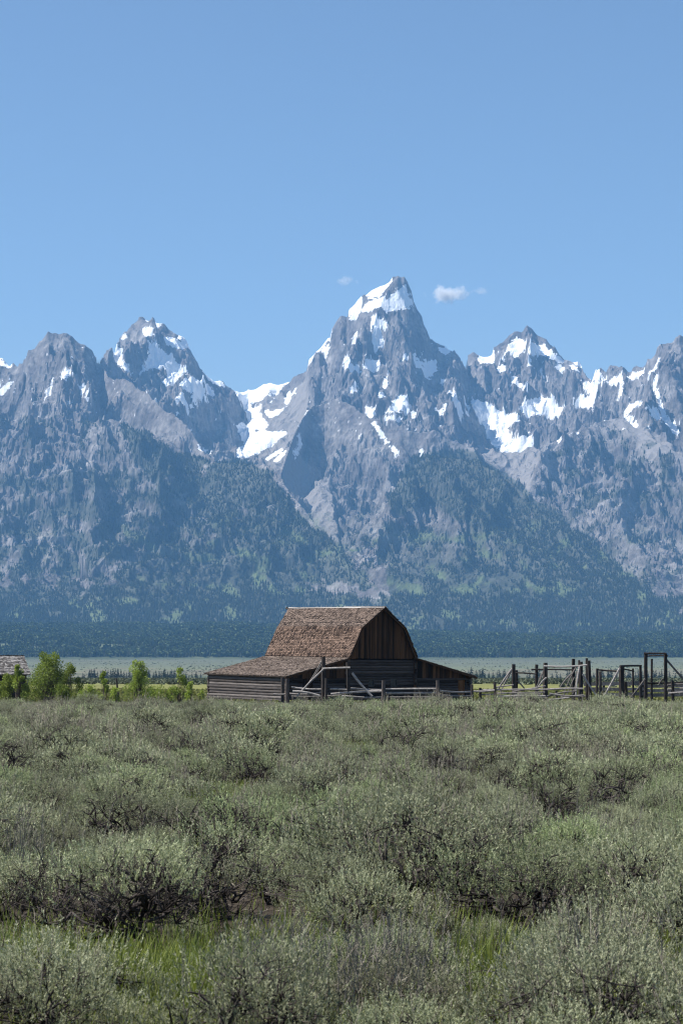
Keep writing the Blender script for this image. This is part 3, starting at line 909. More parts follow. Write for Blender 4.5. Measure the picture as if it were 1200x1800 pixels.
def build_barn():
    hb, hm, hl = 2.2, 3.36, 9.55            # half widths: roof break, main walls, lean-to eaves
    zp, zb, zm, ze = 7.62, 5.90, 3.45, 1.86   # peak, break, main eave, lean-to eave
    LEN = 12.75
    hood = 1.7
    root = empty('log_barn', BO, BTH)
    root.rotation_euler = (0.018, 0, BTH)
    tag(root, 'weathered gambrel roofed log barn with low shed wings standing in the sagebrush', 'barn')
    rg = np.random.default_rng(5)
    # roof planes: (side) upper and lower, with an underside slab
    for s in (-1, 1):
        for nm, (u0, z0), (u1, z1), rows_h, mname, mean in (
                ('upper_roof', (hb, zb), (0, zp), True, 'shingle_up', 0.5),
                ('lower_roof', (hm + .05, zm), (hb, zb), False, 'shingle', 0.42),
                ('wing_roof', (hl, ze), (hm - .05, zm - 0.06), False, 'shingle_low', 0.5)):
            mb = MB()
            lo = np.array((s * u0, 0, z0)); hi = np.array((s * u1, 0, z1))
            up = hi - lo; ln = np.linalg.norm(up); up /= ln
            nrm = np.array((s * abs(up[2]), 0, abs(up[0])))
            f0, f1 = -0.38, LEN + 0.3
            # slab
            h = hood if nm == 'upper_roof' else 0
            P = lambda p, y, d: tuple(np.array((p[0], y, p[2])) + nrm * d)
            a, b_, c, d = (lo, f0), (hi, f0 - (0.15 if h else 0)), (hi, f1 + h), (lo, f1)
            mb.hexa([P(*a, -.07), P(*b_, -.07), P(*c, -.07), P(*d, -.07), P(*a, 0), P(*b_, 0), P(*c, 0), P(*d, 0)], 0.05)
            expo = 0.15 if nm != 'wing_roof' else 0.17
            rows = int(round(ln / expo)); expo = ln / rows
            wf = (lambda f: (-0.4 - 0.15 * f, LEN + .32 + hood * f)) if h else (lambda f: (-0.4, LEN + .32))
            shingles(mb, (s * u0, 0, z0), (0, 1, 0), up, wf, nrm, rows, expo, rg, mean=mean)
            o = mb.build(nm, M[mname], root)
            if s == -1 and nm == 'wing_roof': o['label'] = 'greyer shed wing roof facing the sun'
    # ridge boards, pale
    mb = MB()
    y = -0.55
    while y < LEN + hood + .2:
        y1 = min(y + rg.uniform(2.6, 4.2), LEN + hood + .25)
        for s in (-1, 1):
            n = np.array((s * .62, 0, .78)); e = np.array((s * .78, 0, -.62))
            dz = rg.normal(0, .012)
            p0 = np.array((0, y, zp + .075 + dz)); p1 = np.array((0, y1 - .02, zp + .075 + rg.normal(0, .012)))
            pts = [p0, p1, p1 + e * .13, p0 + e * .13]
            mb.hexa([tuple(q) for q in pts] + [tuple(q + n * .025) for q in pts], rg.uniform(.2, 1))
        y = y1
    mb.build('ridge_cap', M['ridge'], root)
    mb = MB(); mb.tube((0, LEN + .6, zp - .12), (0, LEN + hood + .75, zp + .0), .07, n=6)
    mb.tube((0, LEN + hood + .6, zp), (0, LEN + hood + .6, zp + .16), .05, n=6)
    mb.build('hay_beam', M['post'], root)

    # gable boards, upright, on a dark backing
    for yy, sgn in ((0.0, -1), (LEN - .1, 1)):
        mb = MB()
        x = -hm
        while x < hm - .02:
            w = rg.uniform(.10, .19); x1 = min(x + w, hm)

            def top(u):
                u = abs(u)
                return zp - (zp - zb) * u / hb if u < hb else zb - (zb - zm) * (u - hb) / (hm - hb)
            za, zb_ = top(x) - .05, top(x1) - .05
            y0 = yy + sgn * rg.uniform(0, .025)
            zl = zm - .12 + rg.normal(0, .03)
            edge = abs((x + x1) / 2) / hm
            t = float(np.clip(rg.normal(.22 + .38 * edge ** 2, .11) - (.2 if rg.uniform() < .2 else 0), 0, 1))
            g = .006
            mb.hexa([(x + g, y0 - .03, zl), (x1 - g, y0 - .03, zl), (x1 - g, y0, zl), (x + g, y0, zl), (x + g, y0 - .03, za), (x1 - g, y0 - .03, zb_), (x1 - g, y0, zb_), (x + g, y0, za)], t)
            x = x1
        g = mb.build('gable', M['board'], root)
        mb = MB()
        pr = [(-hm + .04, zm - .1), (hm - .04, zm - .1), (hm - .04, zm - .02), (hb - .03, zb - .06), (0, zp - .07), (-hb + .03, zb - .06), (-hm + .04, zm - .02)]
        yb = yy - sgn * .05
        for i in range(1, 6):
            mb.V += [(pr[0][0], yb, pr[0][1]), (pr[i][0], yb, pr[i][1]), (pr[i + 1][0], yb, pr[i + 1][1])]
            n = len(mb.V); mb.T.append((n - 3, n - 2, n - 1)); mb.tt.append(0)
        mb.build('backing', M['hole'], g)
    # bargeboards along the front roof edge
    mb = MB()
    edge = [(-hl - .1, ze - .06), (-hm, zm - .02), (-hb, zb), (0, zp), (hb, zb), (hm, zm - .02), (hl + .1, ze - .06)]
    for (u0, z0), (u1, z1) in zip(edge[:-1], edge[1:]):
        dx, dz = u1 - u0, z1 - z0; l = math.hypot(dx, dz); nx, nz = dz / l * .17, -dx / l * .17
        y0, y1 = -.43, -.39
        mb.hexa([(u0 + nx, y0, z0 + nz), (u1 + nx, y0, z1 + nz), (u1 + nx, y1, z1 + nz), (u0 + nx, y1, z0 + nz),
                 (u0, y0, z0), (u1, y0, z1), (u1, y1, z1), (u0, y1, z0)], .25)
    mb.build('bargeboard', M['board'], root)

    # log walls
    def logs(name, p0, p1, z0, z1, r, material, tlo, thi, gaps=(), over=.22):
        mb = MB()
        z = z0 + r - .5
        p0 = np.array(p0); p1 = np.array(p1); L_ = np.linalg.norm(p1 - p0); d = (p1 - p0) / L_
        k = 0
        while z < z1:
            spans = [(-over + rg.uniform(-.05, .05), L_ + over + rg.uniform(-.05, .05))]
            for (g0, g1, gz0, gz1) in gaps:
                if gz0 < z < gz1:
                    ns = []
                    for a, b in spans:
                        if g0 > a and g1 < b: ns += [(a, g0), (g1, b)]
                        else: ns.append((a, b))
                    spans = ns
            rr = r * rg.uniform(.92, 1.1)
            t = float(np.clip(rg.normal((tlo + thi) / 2, (thi - tlo) / 3), 0, 1))
            fl = rg.choice([-1, 1])
            for a, b in spans:
                q0 = p0 + d * a; q1 = p0 + d * b
                dz = rg.normal(0, .012)
                mb.tube((q0[0], q0[1], z - dz), (q1[0], q1[1], z + dz), rr * (1 + .08 * fl), rr * (1 - .08 * fl), n=10, segs=5, bend=.012, t=t, rg=rg, knob=.03)
            z += 2 * r * .93
            k += 1
        return mb.build(name, material, root)
    win = [(2.05, 2.65, 1.0, 1.65), (4.3, 4.95, 1.0, 1.65)]
    ml = logs('log_wall', (-hm, 0, 0), (hm, 0, 0), 0, zm - .12, .125, M['log'], .1, .9, gaps=win)
    ml['label'] = 'front wall of dark stacked logs'
    logs('log_wall', (-hm, LEN, 0), (hm, LEN, 0), 0, zm - .12, .125, M['log'], .1, .9)
    for s in (-1, 1):
        logs('log_wall', (s * hm, 0, 0), (s * hm, LEN, 0), 0, zm - .2, .125, M['log'], .1, .9)
        wx = s * (hl - .35)
        o = logs('log_wall', (wx, .05, 0), (wx, LEN - .1, 0), 0, ze - .05, .13, M['log_grey'], .25, 1.0)
        if s == -1: o['label'] = 'silvery grey side wall of logs'
        # wing fronts: logs below, boards above
        top = 1.75
        a, b = sorted((wx, s * hm))
        gap = [(1.5, 2.5, 0, 1.72)] if s == -1 else [(4.55, 5.35, 0, 1.6)]
        logs('log_wall', (a, .08, 0), (b, .08, 0), 0, top, .12, M['log'], .0, .7, gaps=gap, over=.12)
        logs('log_wall', (a, LEN - .1, 0), (b, LEN - .1, 0), 0, top, .12, M['log'], .0, .7, over=.12)
        mb = MB()
        x = a
        while x < b - .02:
            x1 = min(x + rg.uniform(.14, .26), b)

            def topz(u): return ze + (zm - ze) * (hl - abs(u)) / (hl - hm) - .1
            zl = 1.66 + rg.normal(0, .03)
            za, zc = max(topz(x), zl + .02), max(topz(x1), zl + .02)
            y0 = .04 + rg.uniform(-.02, .02)
            t = float(np.clip(rg.normal(.2, .16), 0, 1))
            mb.hexa([(x + .005, y0 - .03, zl), (x1 - .005, y0 - .03, zl), (x1 - .005, y0, zl), (x + .005, y0, zl), (x + .005, y0 - .03, za), (x1 - .005, y0 - .03, zc), (x1 - .005, y0, zc), (x + .005, y0, za)], t)
            x = x1
        mb.build('wing_boards', M['board'], root)
        # door leaf in the wing
        mb = MB()
        dx0 = a + gap[0][0]; dx1 = a + gap[0][1]
        nb = 4
        for i in range(nb):
            xa, xb = dx0 + (dx1 - dx0) * i / nb, dx0 + (dx1 - dx0) * (i + 1) / nb
            mb.box(xa + .008, xb - .008, .1, .14, -.4, gap[0][3] - .02, rg.uniform(.55, .95) if s == 1 else rg.uniform(0, .15))
        d = mb.build('door', M['board'], root)
        if s == 1: d['label'] = 'reddish brown plank door'
    # windows of the front wall
    for g0, g1, z0, z1 in win:
        f = MB()
        x0, x1 = -hm + g0, -hm + g1
        for q in ((x0, x0 + .06, z0, z1), (x1 - .06, x1, z0, z1), (x0 + .06, x1 - .06, z0, z0 + .06), (x0 + .06, x1 - .06, z1 - .06, z1)):
            f.box(q[0], q[1], -.08, .08, q[2], q[3], .12)
        w = f.build('window', M['rail'], root)
        p = MB(); p.box(x0 + .06, x1 - .06, .0, .02, z0 + .06, z1 - .06)
        p.build('pane', M['pane'], w)
    # corner posts between the main wall and the wings
    for s in (-1, 1):
        mb = MB(); mb.box(s * hm - .13, s * hm + .13, -.19, -.13, 0.02, zm - .2, .35)
        mb.build('corner_board', M['board'], root)


build_barn()


# ------------------------------------------------------------------ log cabin at the left edge
def build_cabin():
    o = at(-18, 1231, 188); o[2] = 0
    root = empty('log_cabin', o, R(20))
    tag(root, 'small log shed with a curling silver shingle roof behind leafy shrubs at the left edge', 'log shed')
    rg = np.random.default_rng(9)
    W, LN, zr, ze = 2.75, 5.0, 3.5, 1.95
    for s in (-1, 1):
        mb = MB()
        lo = np.array((-LN / 2, s * W, ze)); up = np.array((0, -s * W, zr - ze)); ln = np.linalg.norm(up); up = up / ln
        nrm = np.array((0, s * abs(up[2]), abs(up[1])))
        P = lambda x, f, d: tuple(np.array((x, s * W, ze)) + up * ln * f + nrm * d)
        mb.hexa([P(-LN / 2 - .3, 0, -.06), P(LN / 2 + .3, 0, -.06), P(LN / 2 + .3, 1, -.06), P(-LN / 2 - .3, 1, -.06), P(-LN / 2 - .3, 0, 0), P(LN / 2 + .3, 0, 0), P(LN / 2 + .3, 1, 0), P(-LN / 2 - .3, 1, 0)], .1)
        shingles(mb, lo, (1, 0, 0), up, lambda f: (-.35, LN + .35), nrm, int(ln / .24), ln / int(ln / .24), rg, mean=.5)
        mb.build('roof', M['shingle_old'], root)
    for (a, b) in (((-LN / 2, -W + .5), (LN / 2, -W + .5)), ((-LN / 2, W - .5), (LN / 2, W - .5)), ((-LN / 2, -W + .5), (-LN / 2, W - .5)), ((LN / 2, -W + .5), (LN / 2, W - .5))):
        mb = MB(); z = .12
        while z < 2.05:
            t = rg.uniform(0, .7)
            mb.tube((a[0], a[1], z), (b[0], b[1], z), .12, n=8, segs=3, bend=.01, t=t, rg=rg, knob=.03); z += .225
        mb.build('log_wall', M['log'], root)
    for s in (-1, 1):
        mb = MB(); x = -W + .5
        while x < W - .5:
            x1 = min(x + .22, W - .5)
            z0 = 2.0
            za = zr - (zr - ze) * abs(x) / W - .1; zb = zr - (zr - ze) * abs(x1) / W - .1
            xx = s * LN / 2
            mb.hexa([(xx - .02, x, z0), (xx - .02, x1, z0), (xx + .02, x1, z0), (xx + .02, x, z0), (xx - .02, x, max(za, z0 + .02)), (xx - .02, x1, max(zb, z0 + .02)), (xx + .02, x1, max(zb, z0 + .02)), (xx + .02, x, max(za, z0 + .02))], rg.uniform(0, .5))
            x = x1
        mb.build('gable', M['board'], root)


build_cabin()

# ------------------------------------------------------------------ fences and the corral
def G(px, py, D):
    return at(px, py, D)


def timber(name, spec, root, o):
    """spec: (kind, (px,py,D), (px,py,D), width in px, tint)"""
    for kind, a, b, w, t in spec:
        pa, pb = at(*a) - o, at(*b) - o
        r = w / 4000 * (a[2] + b[2]) / 4 * (.85 if kind == 'post' else .72)
        mb = MB()
        mat_ = M['post'] if kind in ('post', 'beam') else M['rail']
        if kind == 'plank':
            d = pb - pa; h = r
            mb.hexa([(pa[0], pa[1] - .03, pa[2] - h), (pb[0], pb[1] - .03, pb[2] - h), (pb[0], pb[1] + .03, pb[2] - h), (pa[0], pa[1] + .03, pa[2] - h),
                     (pa[0], pa[1] - .03, pa[2] + h), (pb[0], pb[1] - .03, pb[2] + h), (pb[0], pb[1] + .03, pb[2] + h), (pa[0], pa[1] + .03, pa[2] + h)], t)
        else:
            if kind == 'post':
                low = pa if pa[2] < pb[2] else pb
                low[2] = min(low[2], -.75 - o[2])
            mb.tube(pa, pb, r * 1.05, r * .92, n=7, segs=5 if kind != 'post' else 3, bend=(.05 if kind in ('rail', 'brace') else .02), t=t, knob=.07)
        mb.build(kind, mat_, root)


def post(x, y0, y1, D, w=8, t=.4, lean=0):
    return ('post', (x, y1, D), (x + lean, y0, D), w, t)


def rail(x0, y0, x1, y1, D, w=4.5, t=.6, D1=None):
    return ('rail', (x0, y0, D), (x1, y1, D1 or D), w, t)


def brace(x0, y0, x1, y1, D, w=4, t=.6, D1=None):
    return ('brace', (x0, y0, D), (x1, y1, D1 or D), w, t)


def beam(x0, y0, x1, y1, D, w=5, t=.4, D1=None):
    return ('beam', (x0, y0, D), (x1, y1, D1 or D), w, t)


def plank(x0, y0, x1, y1, D, w=9, t=.6, D1=None):
    return ('plank', (x0, y0, D), (x1, y1, D1 or D), w, t)


def structure_of(name, label, cat, anchor, spec, group=None):
    o = np.array(anchor, float)
    root = empty(name, o)
    tag(root, label, cat, group)
    timber(name, spec, root, o)


def base(px, D):
    p = at(px, 1200, D); p[2] = 0
    return p


F = 172
structure_of('braced_poles', 'tall two post pole frame with pale slanting braces before the left barn wing', 'pole frame', base(590, F), [
    post(568.5, 1155, 1232, F, 9, .35), post(611, 1164, 1232, F, 8, .3), post(573.5, 1192, 1232, F - .4, 6, .4),
    rail(566, 1175.5, 615, 1173.5, F - .25, 5, .95),
    brace(567, 1159, 535, 1212, F + .3, 3.5, .5), brace(569, 1176, 522, 1224, F - .3, 4.5, .8), brace(566, 1166, 545, 1200, F + .5, 3, .4),
    brace(618.5, 1183, 654, 1224, F - .3, 6, 1.0)])
structure_of('rail_fence', 'weathered pole rail fence running across the front of the barn', 'rail fence', base(660, F), [
    post(496.5, 1191, 1234, F + .5, 7, .55), post(505.5, 1193, 1234, F - .2, 9, .6), post(674, 1196, 1234, F - .2, 9, .75), post(770.5, 1196, 1234, F - .2, 8, .7, -2),
    post(829, 1203, 1234, F, 6, .5),
    rail(512, 1208, 568, 1211.5, F, 4.5, .95), rail(514, 1215, 562, 1223, F - .4, 5.5, 1.0), rail(508, 1219, 566, 1217, F + .4, 4, .7), rail(512, 1224, 600, 1222, F + .3, 4, .55),
    rail(580, 1211, 614, 1212.5, F, 5, .9), rail(581, 1220, 674, 1215, F - .1, 5.5, .95), rail(616, 1210, 674, 1213, F + .2, 4.5, .8), rail(592, 1227, 676, 1225.5, F, 5, .6), rail(600, 1223, 640, 1226, F - .4, 4, .75),
    rail(676, 1211.5, 772, 1210.5, F, 4.5, .9), rail(676, 1218.5, 770, 1218, F, 5, .75), rail(672, 1226, 775, 1226, F + .2, 4, .4),
    rail(771, 1214, 832, 1215.5, F, 4.5, .9, F + 3), rail(771, 1222, 832, 1223, F, 4, .5, F + 3), rail(480, 1220, 508, 1219, F + .4, 4, .6)])
C = 176
structure_of('corral_fence', 'low corral fence of sagging pole rails right of the barn', 'corral fence', base(900, C), [
    post(843.5, 1209, 1234, C, 6, .2), post(869, 1199, 1234, C, 6.5, .3), post(977, 1214, 1234, C + 2, 5, .3),
    rail(832, 1215, 869, 1213.5, C - 1, 4.5, .85), rail(845, 1213, 960, 1212, C, 4.5, .75), rail(846, 1221, 870, 1220, C, 3.5, .4), rail(870, 1219, 957, 1217, C + .2, 4, .6), rail(872, 1224.5, 958, 1223.5, C, 6, .8),
    rail(871, 1208, 902, 1204, C + 1, 3.5, .5), rail(900, 1216, 958, 1206, C + .5, 4, .55), rail(903, 1228, 962, 1227, C + .8, 7, .3), rail(905, 1222, 950, 1221, C + 1.4, 6, .3),
    rail(960, 1212, 1024, 1210.5, C, 4.5, .8), rail(965, 1219, 1026, 1222, C - .2, 4.5, .6), rail(962, 1230, 1000, 1226, C - .4, 4, .7), rail(985, 1226, 1028, 1224, C + .4, 5, .5), rail(960, 1224.5, 1012, 1215, C + .6, 4, .4)])
K = 181
structure_of('braced_post', 'leaning pair of tall posts propped by two crossed poles', 'braced posts', base(903, K), [
    post(902, 1167.5, 1234, K, 8, .25), post(907, 1178, 1234, K + .6, 7, .2), brace(899.5, 1175, 874, 1213, K - .3, 4.5, .7), brace(898, 1180, 879, 1217, K + .3, 3.5, .5), brace(909, 1197, 921, 1210, K, 3.5, .3),
    beam(905.5, 1182.7, 942, 1185, K + .3, 3.5, .3)])
structure_of('corral_gateway', 'tall corral gateway of dark posts tied by a long pale top pole', 'corral gateway', base(985, K), [
    post(942.5, 1168, 1232, K + 1.5, 7, .2), post(958, 1165, 1234, K - .5, 10, .35), post(1007, 1158, 1232, K + 1.2, 8, .2), post(1017, 1160.5, 1232, K + .8, 5, .3), post(1020.5, 1163, 1234, K - .7, 8, .25),
    post(1030.5, 1157, 1232, K + 2, 6, .3), post(1036, 1161, 1232, K + 1.6, 8, .25, -2),
    rail(955, 1171, 1031, 1169, K - .9, 4.5, 1.0), beam(933, 1177, 1011, 1177.5, K + .9, 4, .25),
    brace(960, 1191, 946, 1207, K - .9, 4.5, .7), brace(954, 1180, 941, 1209, K + .3, 3.5, .35), brace(951, 1185, 945, 1204, K + .8, 3, .3), brace(1004, 1184, 984, 1208, K + .8, 4, .45), brace(1012, 1172, 990, 1222, K + .4, 3.5, .3), brace(1009, 1190, 996, 1220, K + .1, 3, .35),
    brace(1018, 1171, 1011.5, 1224, K - 1.1, 4.5, 1.0), brace(1023, 1185, 1047, 1222, K - 1.0, 4.5, .95), brace(1013, 1180, 1006, 1220, K + .2, 3, .4)])
structure_of('post_pair', 'pair of short posts with brown feet beside the gateway', 'posts', base(1051, K), [
    post(1048.6, 1175, 1234, K, 6, .35), post(1053.7, 1180, 1234, K - .4, 6.5, .6), beam(1048, 1177, 1090, 1180, K + .2, 4, .25)])
structure_of('pen_frame', 'squat post frame with one long pale prop, left of the tall chute frame', 'pen frame', base(1100, K), [
    post(1092, 1171, 1234, K - .8, 12, .2), post(1098.5, 1199, 1234, K - .4, 8, .1), post(1113, 1175, 1228, K + 3, 4.5, .2, -1.5), post(1124.6, 1171, 1228, K + 2.6, 6, .25),
    beam(1089, 1171, 1126, 1170.3, K, 5, .3, K + 2.6), beam(1095, 1176, 1113, 1180, K, 3.5, .3, K + 3), brace(1088.5, 1174, 1061, 1224, K - 1.2, 5, .9)])
structure_of('chute_frame', 'tallest square topped post frame over the loading chute', 'chute frame', base(1150, K), [
    post(1134, 1148.5, 1234, K - .9, 8, .2), post(1168.5, 1148.5, 1234, K - .9, 8, .2), post(1144.6, 1158, 1228, K + 3, 5, .2),
    beam(1130.5, 1148.7, 1170, 1148.7, K - 1.1, 5, .2), beam(1133.5, 1153, 1173, 1152.6, K - .6, 3.5, .3),
    brace(1133, 1193, 1108, 1226, K - 1.4, 5, .2), brace(1170, 1159, 1206, 1200, K - .7, 5, .3), brace(1165, 1193, 1157, 1204, K + 2, 4, .2)])
structure_of('board_pen', 'pen wall of wide silver planks behind the corral frames', 'plank wall', base(1120, K + 3), [
    post(1060, 1198, 1234, K + 3.3, 6, .3), post(1128, 1196, 1234, K + 3.3, 6, .3), post(1182, 1196, 1234, K + 3.3, 6, .3), post(1230, 1196, 1234, K + 3.3, 6, .3),
    plank(1025, 1203, 1094, 1201.5, K + 3, 8, .75), plank(1026, 1211, 1094, 1211.5, K + 3, 8, .55), plank(1060, 1220, 1094, 1222, K + 3, 8, .85),
    plank(1097, 1202, 1133, 1200, K + 3, 10, .65), plank(1097, 1211.5, 1134, 1211, K + 3, 7, .8), plank(1098, 1220, 1134, 1219.5, K + 3, 8, .5),
    plank(1134, 1206.5, 1216, 1205, K + 3, 8, .65), plank(1134, 1214, 1216, 1214, K + 3, 7, .8), plank(1135, 1222, 1216, 1221, K + 3, 8, .45),
    beam(1137, 1201, 1216, 1199, K + 2.6, 5, .1)])
structure_of('pole_rails', 'dark heavy pole rails at the right edge of the corral', 'pole rails', base(1190, K - 2), [
    post(1180.5, 1196, 1234, K - 2, 7, .2), rail(1172, 1212, 1222, 1209, K - 2, 5, .5), rail(1174, 1219, 1222, 1216, K - 2.2, 5, .7), rail(1172, 1204, 1222, 1203, K - 1.8, 5, .25)])
structure_of('fence_post', 'lone thin grey post standing between the leafy shrubs', 'fence post', base(206, 181), [
    post(206.5, 1192, 1232, 181, 4, .5, -1.5), post(208.5, 1212, 1232, 180.7, 3, .9)])


# ------------------------------------------------------------------ leaves
def leaves(P, dirs, ln, wd, rg):
    """kite shaped leaves at P along dirs"""
    n = len(P)
    dirs = dirs / np.maximum(np.linalg.norm(dirs, axis=1), 1e-6)[:, None]
    side = np.cross(dirs, rg.normal(0, 1, (n, 3)))
    side /= np.maximum(np.linalg.norm(side, axis=1), 1e-6)[:, None]
    ln = np.broadcast_to(ln, (n,))[:, None]; wd = np.broadcast_to(wd, (n,))[:, None]
    return np.stack([P, P + dirs * ln * .55 + side * wd * .5, P + dirs * ln, P + dirs * ln * .55 - side * wd * .5], 1)


def leaf_mesh(name, K4, tint, m):
    n = len(K4)
    return np_mesh(name, K4.reshape(-1, 3), np.arange(n * 4).reshape(-1, 4), mats=[m], attrs={'tint': ('FACE', tint)})


def shrub(name, loc, R_, H, n, leaf, label, cat, seed, material='willow', lean=0, clump=14, tmean=.5, group=None):
    rg = np.random.default_rng(seed)
    root = empty(name, loc)
    tag(root, label, cat, group)
    C_ = []
    stems = MB()
    for i in range(clump):
        f = (i + .5) / clump
        h = H * (0.16 + .80 * f ** .8) * rg.uniform(.92, 1.05)
        wid = R_ * (1.05 - .75 * (h / H) ** 1.8)
        a = rg.uniform(0, 6.283)
        rad = wid * math.sqrt(rg.uniform(.05, 1))
        c = np.array((rad * math.cos(a) + lean * h, rad * math.sin(a), h))
        C_.append((c, R_ * rg.uniform(.26, .46) * (1.1 - .45 * h / H)))
        b = np.array((rg.normal(0, .12 * R_), rg.normal(0, .12 * R_), 0))
        stems.tube(b, c, .03 * H / 3 + .012, .008, n=5, segs=4, bend=.1, t=rg.uniform(.2, .9), rg=rg)
    Ps, Ds, Ts = [], [], []
    per = n // clump
    for c, r in C_:
        v = rg.normal(0, 1, (per, 3)); v /= np.linalg.norm(v, axis=1)[:, None]
        rr = r * rg.uniform(.15, 1.0, (per, 1)) ** .6
        p = c + v * rr * np.array((1, 1, 1.25))
        p[:, 2] = np.maximum(p[:, 2], .05)
        Ps.append(p); Ds.append(v + rg.normal(0, .7, (per, 3)) + np.array((0, 0, .1)))
        Ts.append(np.clip(rg.normal(tmean, .2, per) + rg.normal(0, .1), 0, 1))
    P = np.concatenate(Ps); Dd = np.concatenate(Ds); T = np.concatenate(Ts)
    link('foliage', leaf_mesh('foliage', leaves(P, Dd, rg.uniform(.7, 1.25, len(P)) * leaf, rg.uniform(.5, .75, len(P)) * leaf, rg), T, M[material]), root)
    stems.build('stems', M['bark'], root)
    return root


def on(px, D):
    p = at(px, 1200, D)
    p[2] = float(gz(p[0], D)) - .02
    return p


for i, (px, D, top, wpx, n, label) in enumerate([
        (14, 178, 1188, 40, 2600, 'leafy green shrub growing against the silver roofed log shed'),
        (34, 176, 1170, 30, 2200, 'upright bush hiding the corner of the log shed'),
        (86, 178, 1152, 66, 6500, 'largest dark green leafy bush beside the log shed'),
        (124, 181, 1168, 40, 2400, 'looser grey green bush just right of the largest dark bush'),
        (108, 174, 1205, 36, 1400, 'low spreading bush at the foot of the largest dark bush'),
        (156, 180, 1206, 40, 900, 'low thin shrub between the largest bush and the pointed sapling'),
        (181, 178, 1181, 20, 1000, 'slim pointed yellow green sapling left of the lone post'),
        (201, 177, 1205, 22, 600, 'small yellow green bush leaning on the lone post'),
        (245, 178, 1164, 42, 3600, 'broad cone shaped leafy young tree midway between shed and barn'),
        (278, 181, 1208, 44, 1100, 'low patchy shrub right of the cone shaped young tree'),
        (316, 179, 1171, 26, 1100, 'tall open sapling with loose sprays of leaves nearest the barn'),
        (333, 177, 1198, 18, 700, 'small bush crowding the right side of the open sapling'),
        (302, 178, 1207, 26, 600, 'low bush crowding the left side of the open sapling'),
        (354, 184, 1213, 14, 260, 'tiny yellow green bush near the corner of the barn wing')]):
    loc = on(px, D)
    H = EYE + (1185 - top) / 4000 * D - loc[2]
    shrub('leafy_shrub', loc, wpx / 1.75 / 4000 * D, H, int(n * 1.7), .105, label, 'shrub', 300 + i, clump=max(12, n // 110), tmean=.42 if i in (2, 4) else .55, group='leafy shrubs left of the barn')


# ------------------------------------------------------------------ conifers on the plain
def conifer_mesh(seed, tiers=11, w=.2):
    rg = np.random.default_rng(seed)
    P, D_, S = [], [], []
    for k in range(tiers * 9):
        f = rg.uniform(0, 1)
        z = .08 + .9 * f
        r = w * (1 - f) ** .85 * rg.uniform(.75, 1.15) + .01
        a = rg.uniform(0, 6.283)
        d = np.array((math.cos(a), math.sin(a), -.25 + .5 * f))
        for q in np.linspace(.05, .8, 4):
            P.append(np.array((0, 0, z)) + d * r * q); D_.append(d + rg.normal(0, .5, 3)); S.append(r * .42 + .015)
    P, D_, S = np.array(P), np.array(D_), np.array(S)
    return leaf_mesh('crown', leaves(P, D_, S, S * .75, rg), rg.uniform(0, 1, len(P)), M['conifer'])


CM = [conifer_mesh(s, w=w) for s, w in ((11, .17), (12, .21), (13, .26))]
mb = MB(); mb.tube((0, 0, 0), (0, 0, .9), .016, .004, n=5, t=.5)
TRUNK = np_mesh('trunk', mb.V, mb.Q, mb.T, mats=[M['bark']], attrs={'tint': ('FACE', list(mb.tq) + list(mb.tt))})
rg = np.random.default_rng(44)
spots = [(157, 1178), (161, 1175), (166, 1174), (172, 1180), (178, 1178), (186, 1176), (190, 1177), (195, 1176), (199, 1175), (203, 1174), (207, 1174), (213, 1177), (218, 1178), (223, 1181),
         (256, 1178), (262, 1176), (270, 1181), (274, 1178), (284, 1180), (288, 1177), (295, 1180), (302, 1176), (306, 1181), (345, 1179), (353, 1182), (146, 1182), (327, 1183), (338, 1182),
         (823, 1178), (828, 1172), (834, 1182), (843, 1176), (848, 1173), (852, 1182), (858, 1184), (866, 1181), (874, 1178), (884, 1180), (890, 1183), (926, 1183), (938, 1182), (970, 1183), (978, 1180),
         (1052, 1182), (1060, 1180), (1068, 1174), (1073, 1172), (1082, 1178), (1098, 1180), (1106, 1176), (1116, 1181), (1128, 1178), (1152, 1176), (1158, 1180), (1176, 1178), (1186, 1182), (1196, 1178)]
for k in range(52):
    px = rg.choice([rg.uniform(140, 345), rg.uniform(822, 950), rg.uniform(955, 1200)])
    spots.append((px, 1174 + rg.gamma(2, 2.6)))
for i, (px, top) in enumerate(spots):
    D = 2200 + rg.uniform(-160, 60)
    p = at(px, 1190, D); p[2] = float(gz(p[0], D)) - .1
    H = (EYE + (1185 - top) / 4000 * D) - p[2]
    root = empty('conifer', p, rg.uniform(0, 6))
    side = ('above the largest bush' if px < 165 else 'above the pointed sapling' if px < 240 else 'left of the barn wing') if px < 400 else ('just right of the barn' if px < 895 else 'behind the corral gateway' if px < 1045 else 'behind the squat pen frame' if px < 1128 else 'behind the chute frame')
    kind = i % 3
    tag(root, '%s conifer in the far tree row, %s' % (('narrow pointed', 'middling', 'broad based')[kind], side), 'conifer', 'conifers in a row across the plain')
    root.scale = (H, H, H)
    link('crown', CM[kind], root); link('trunk', TRUNK, root)


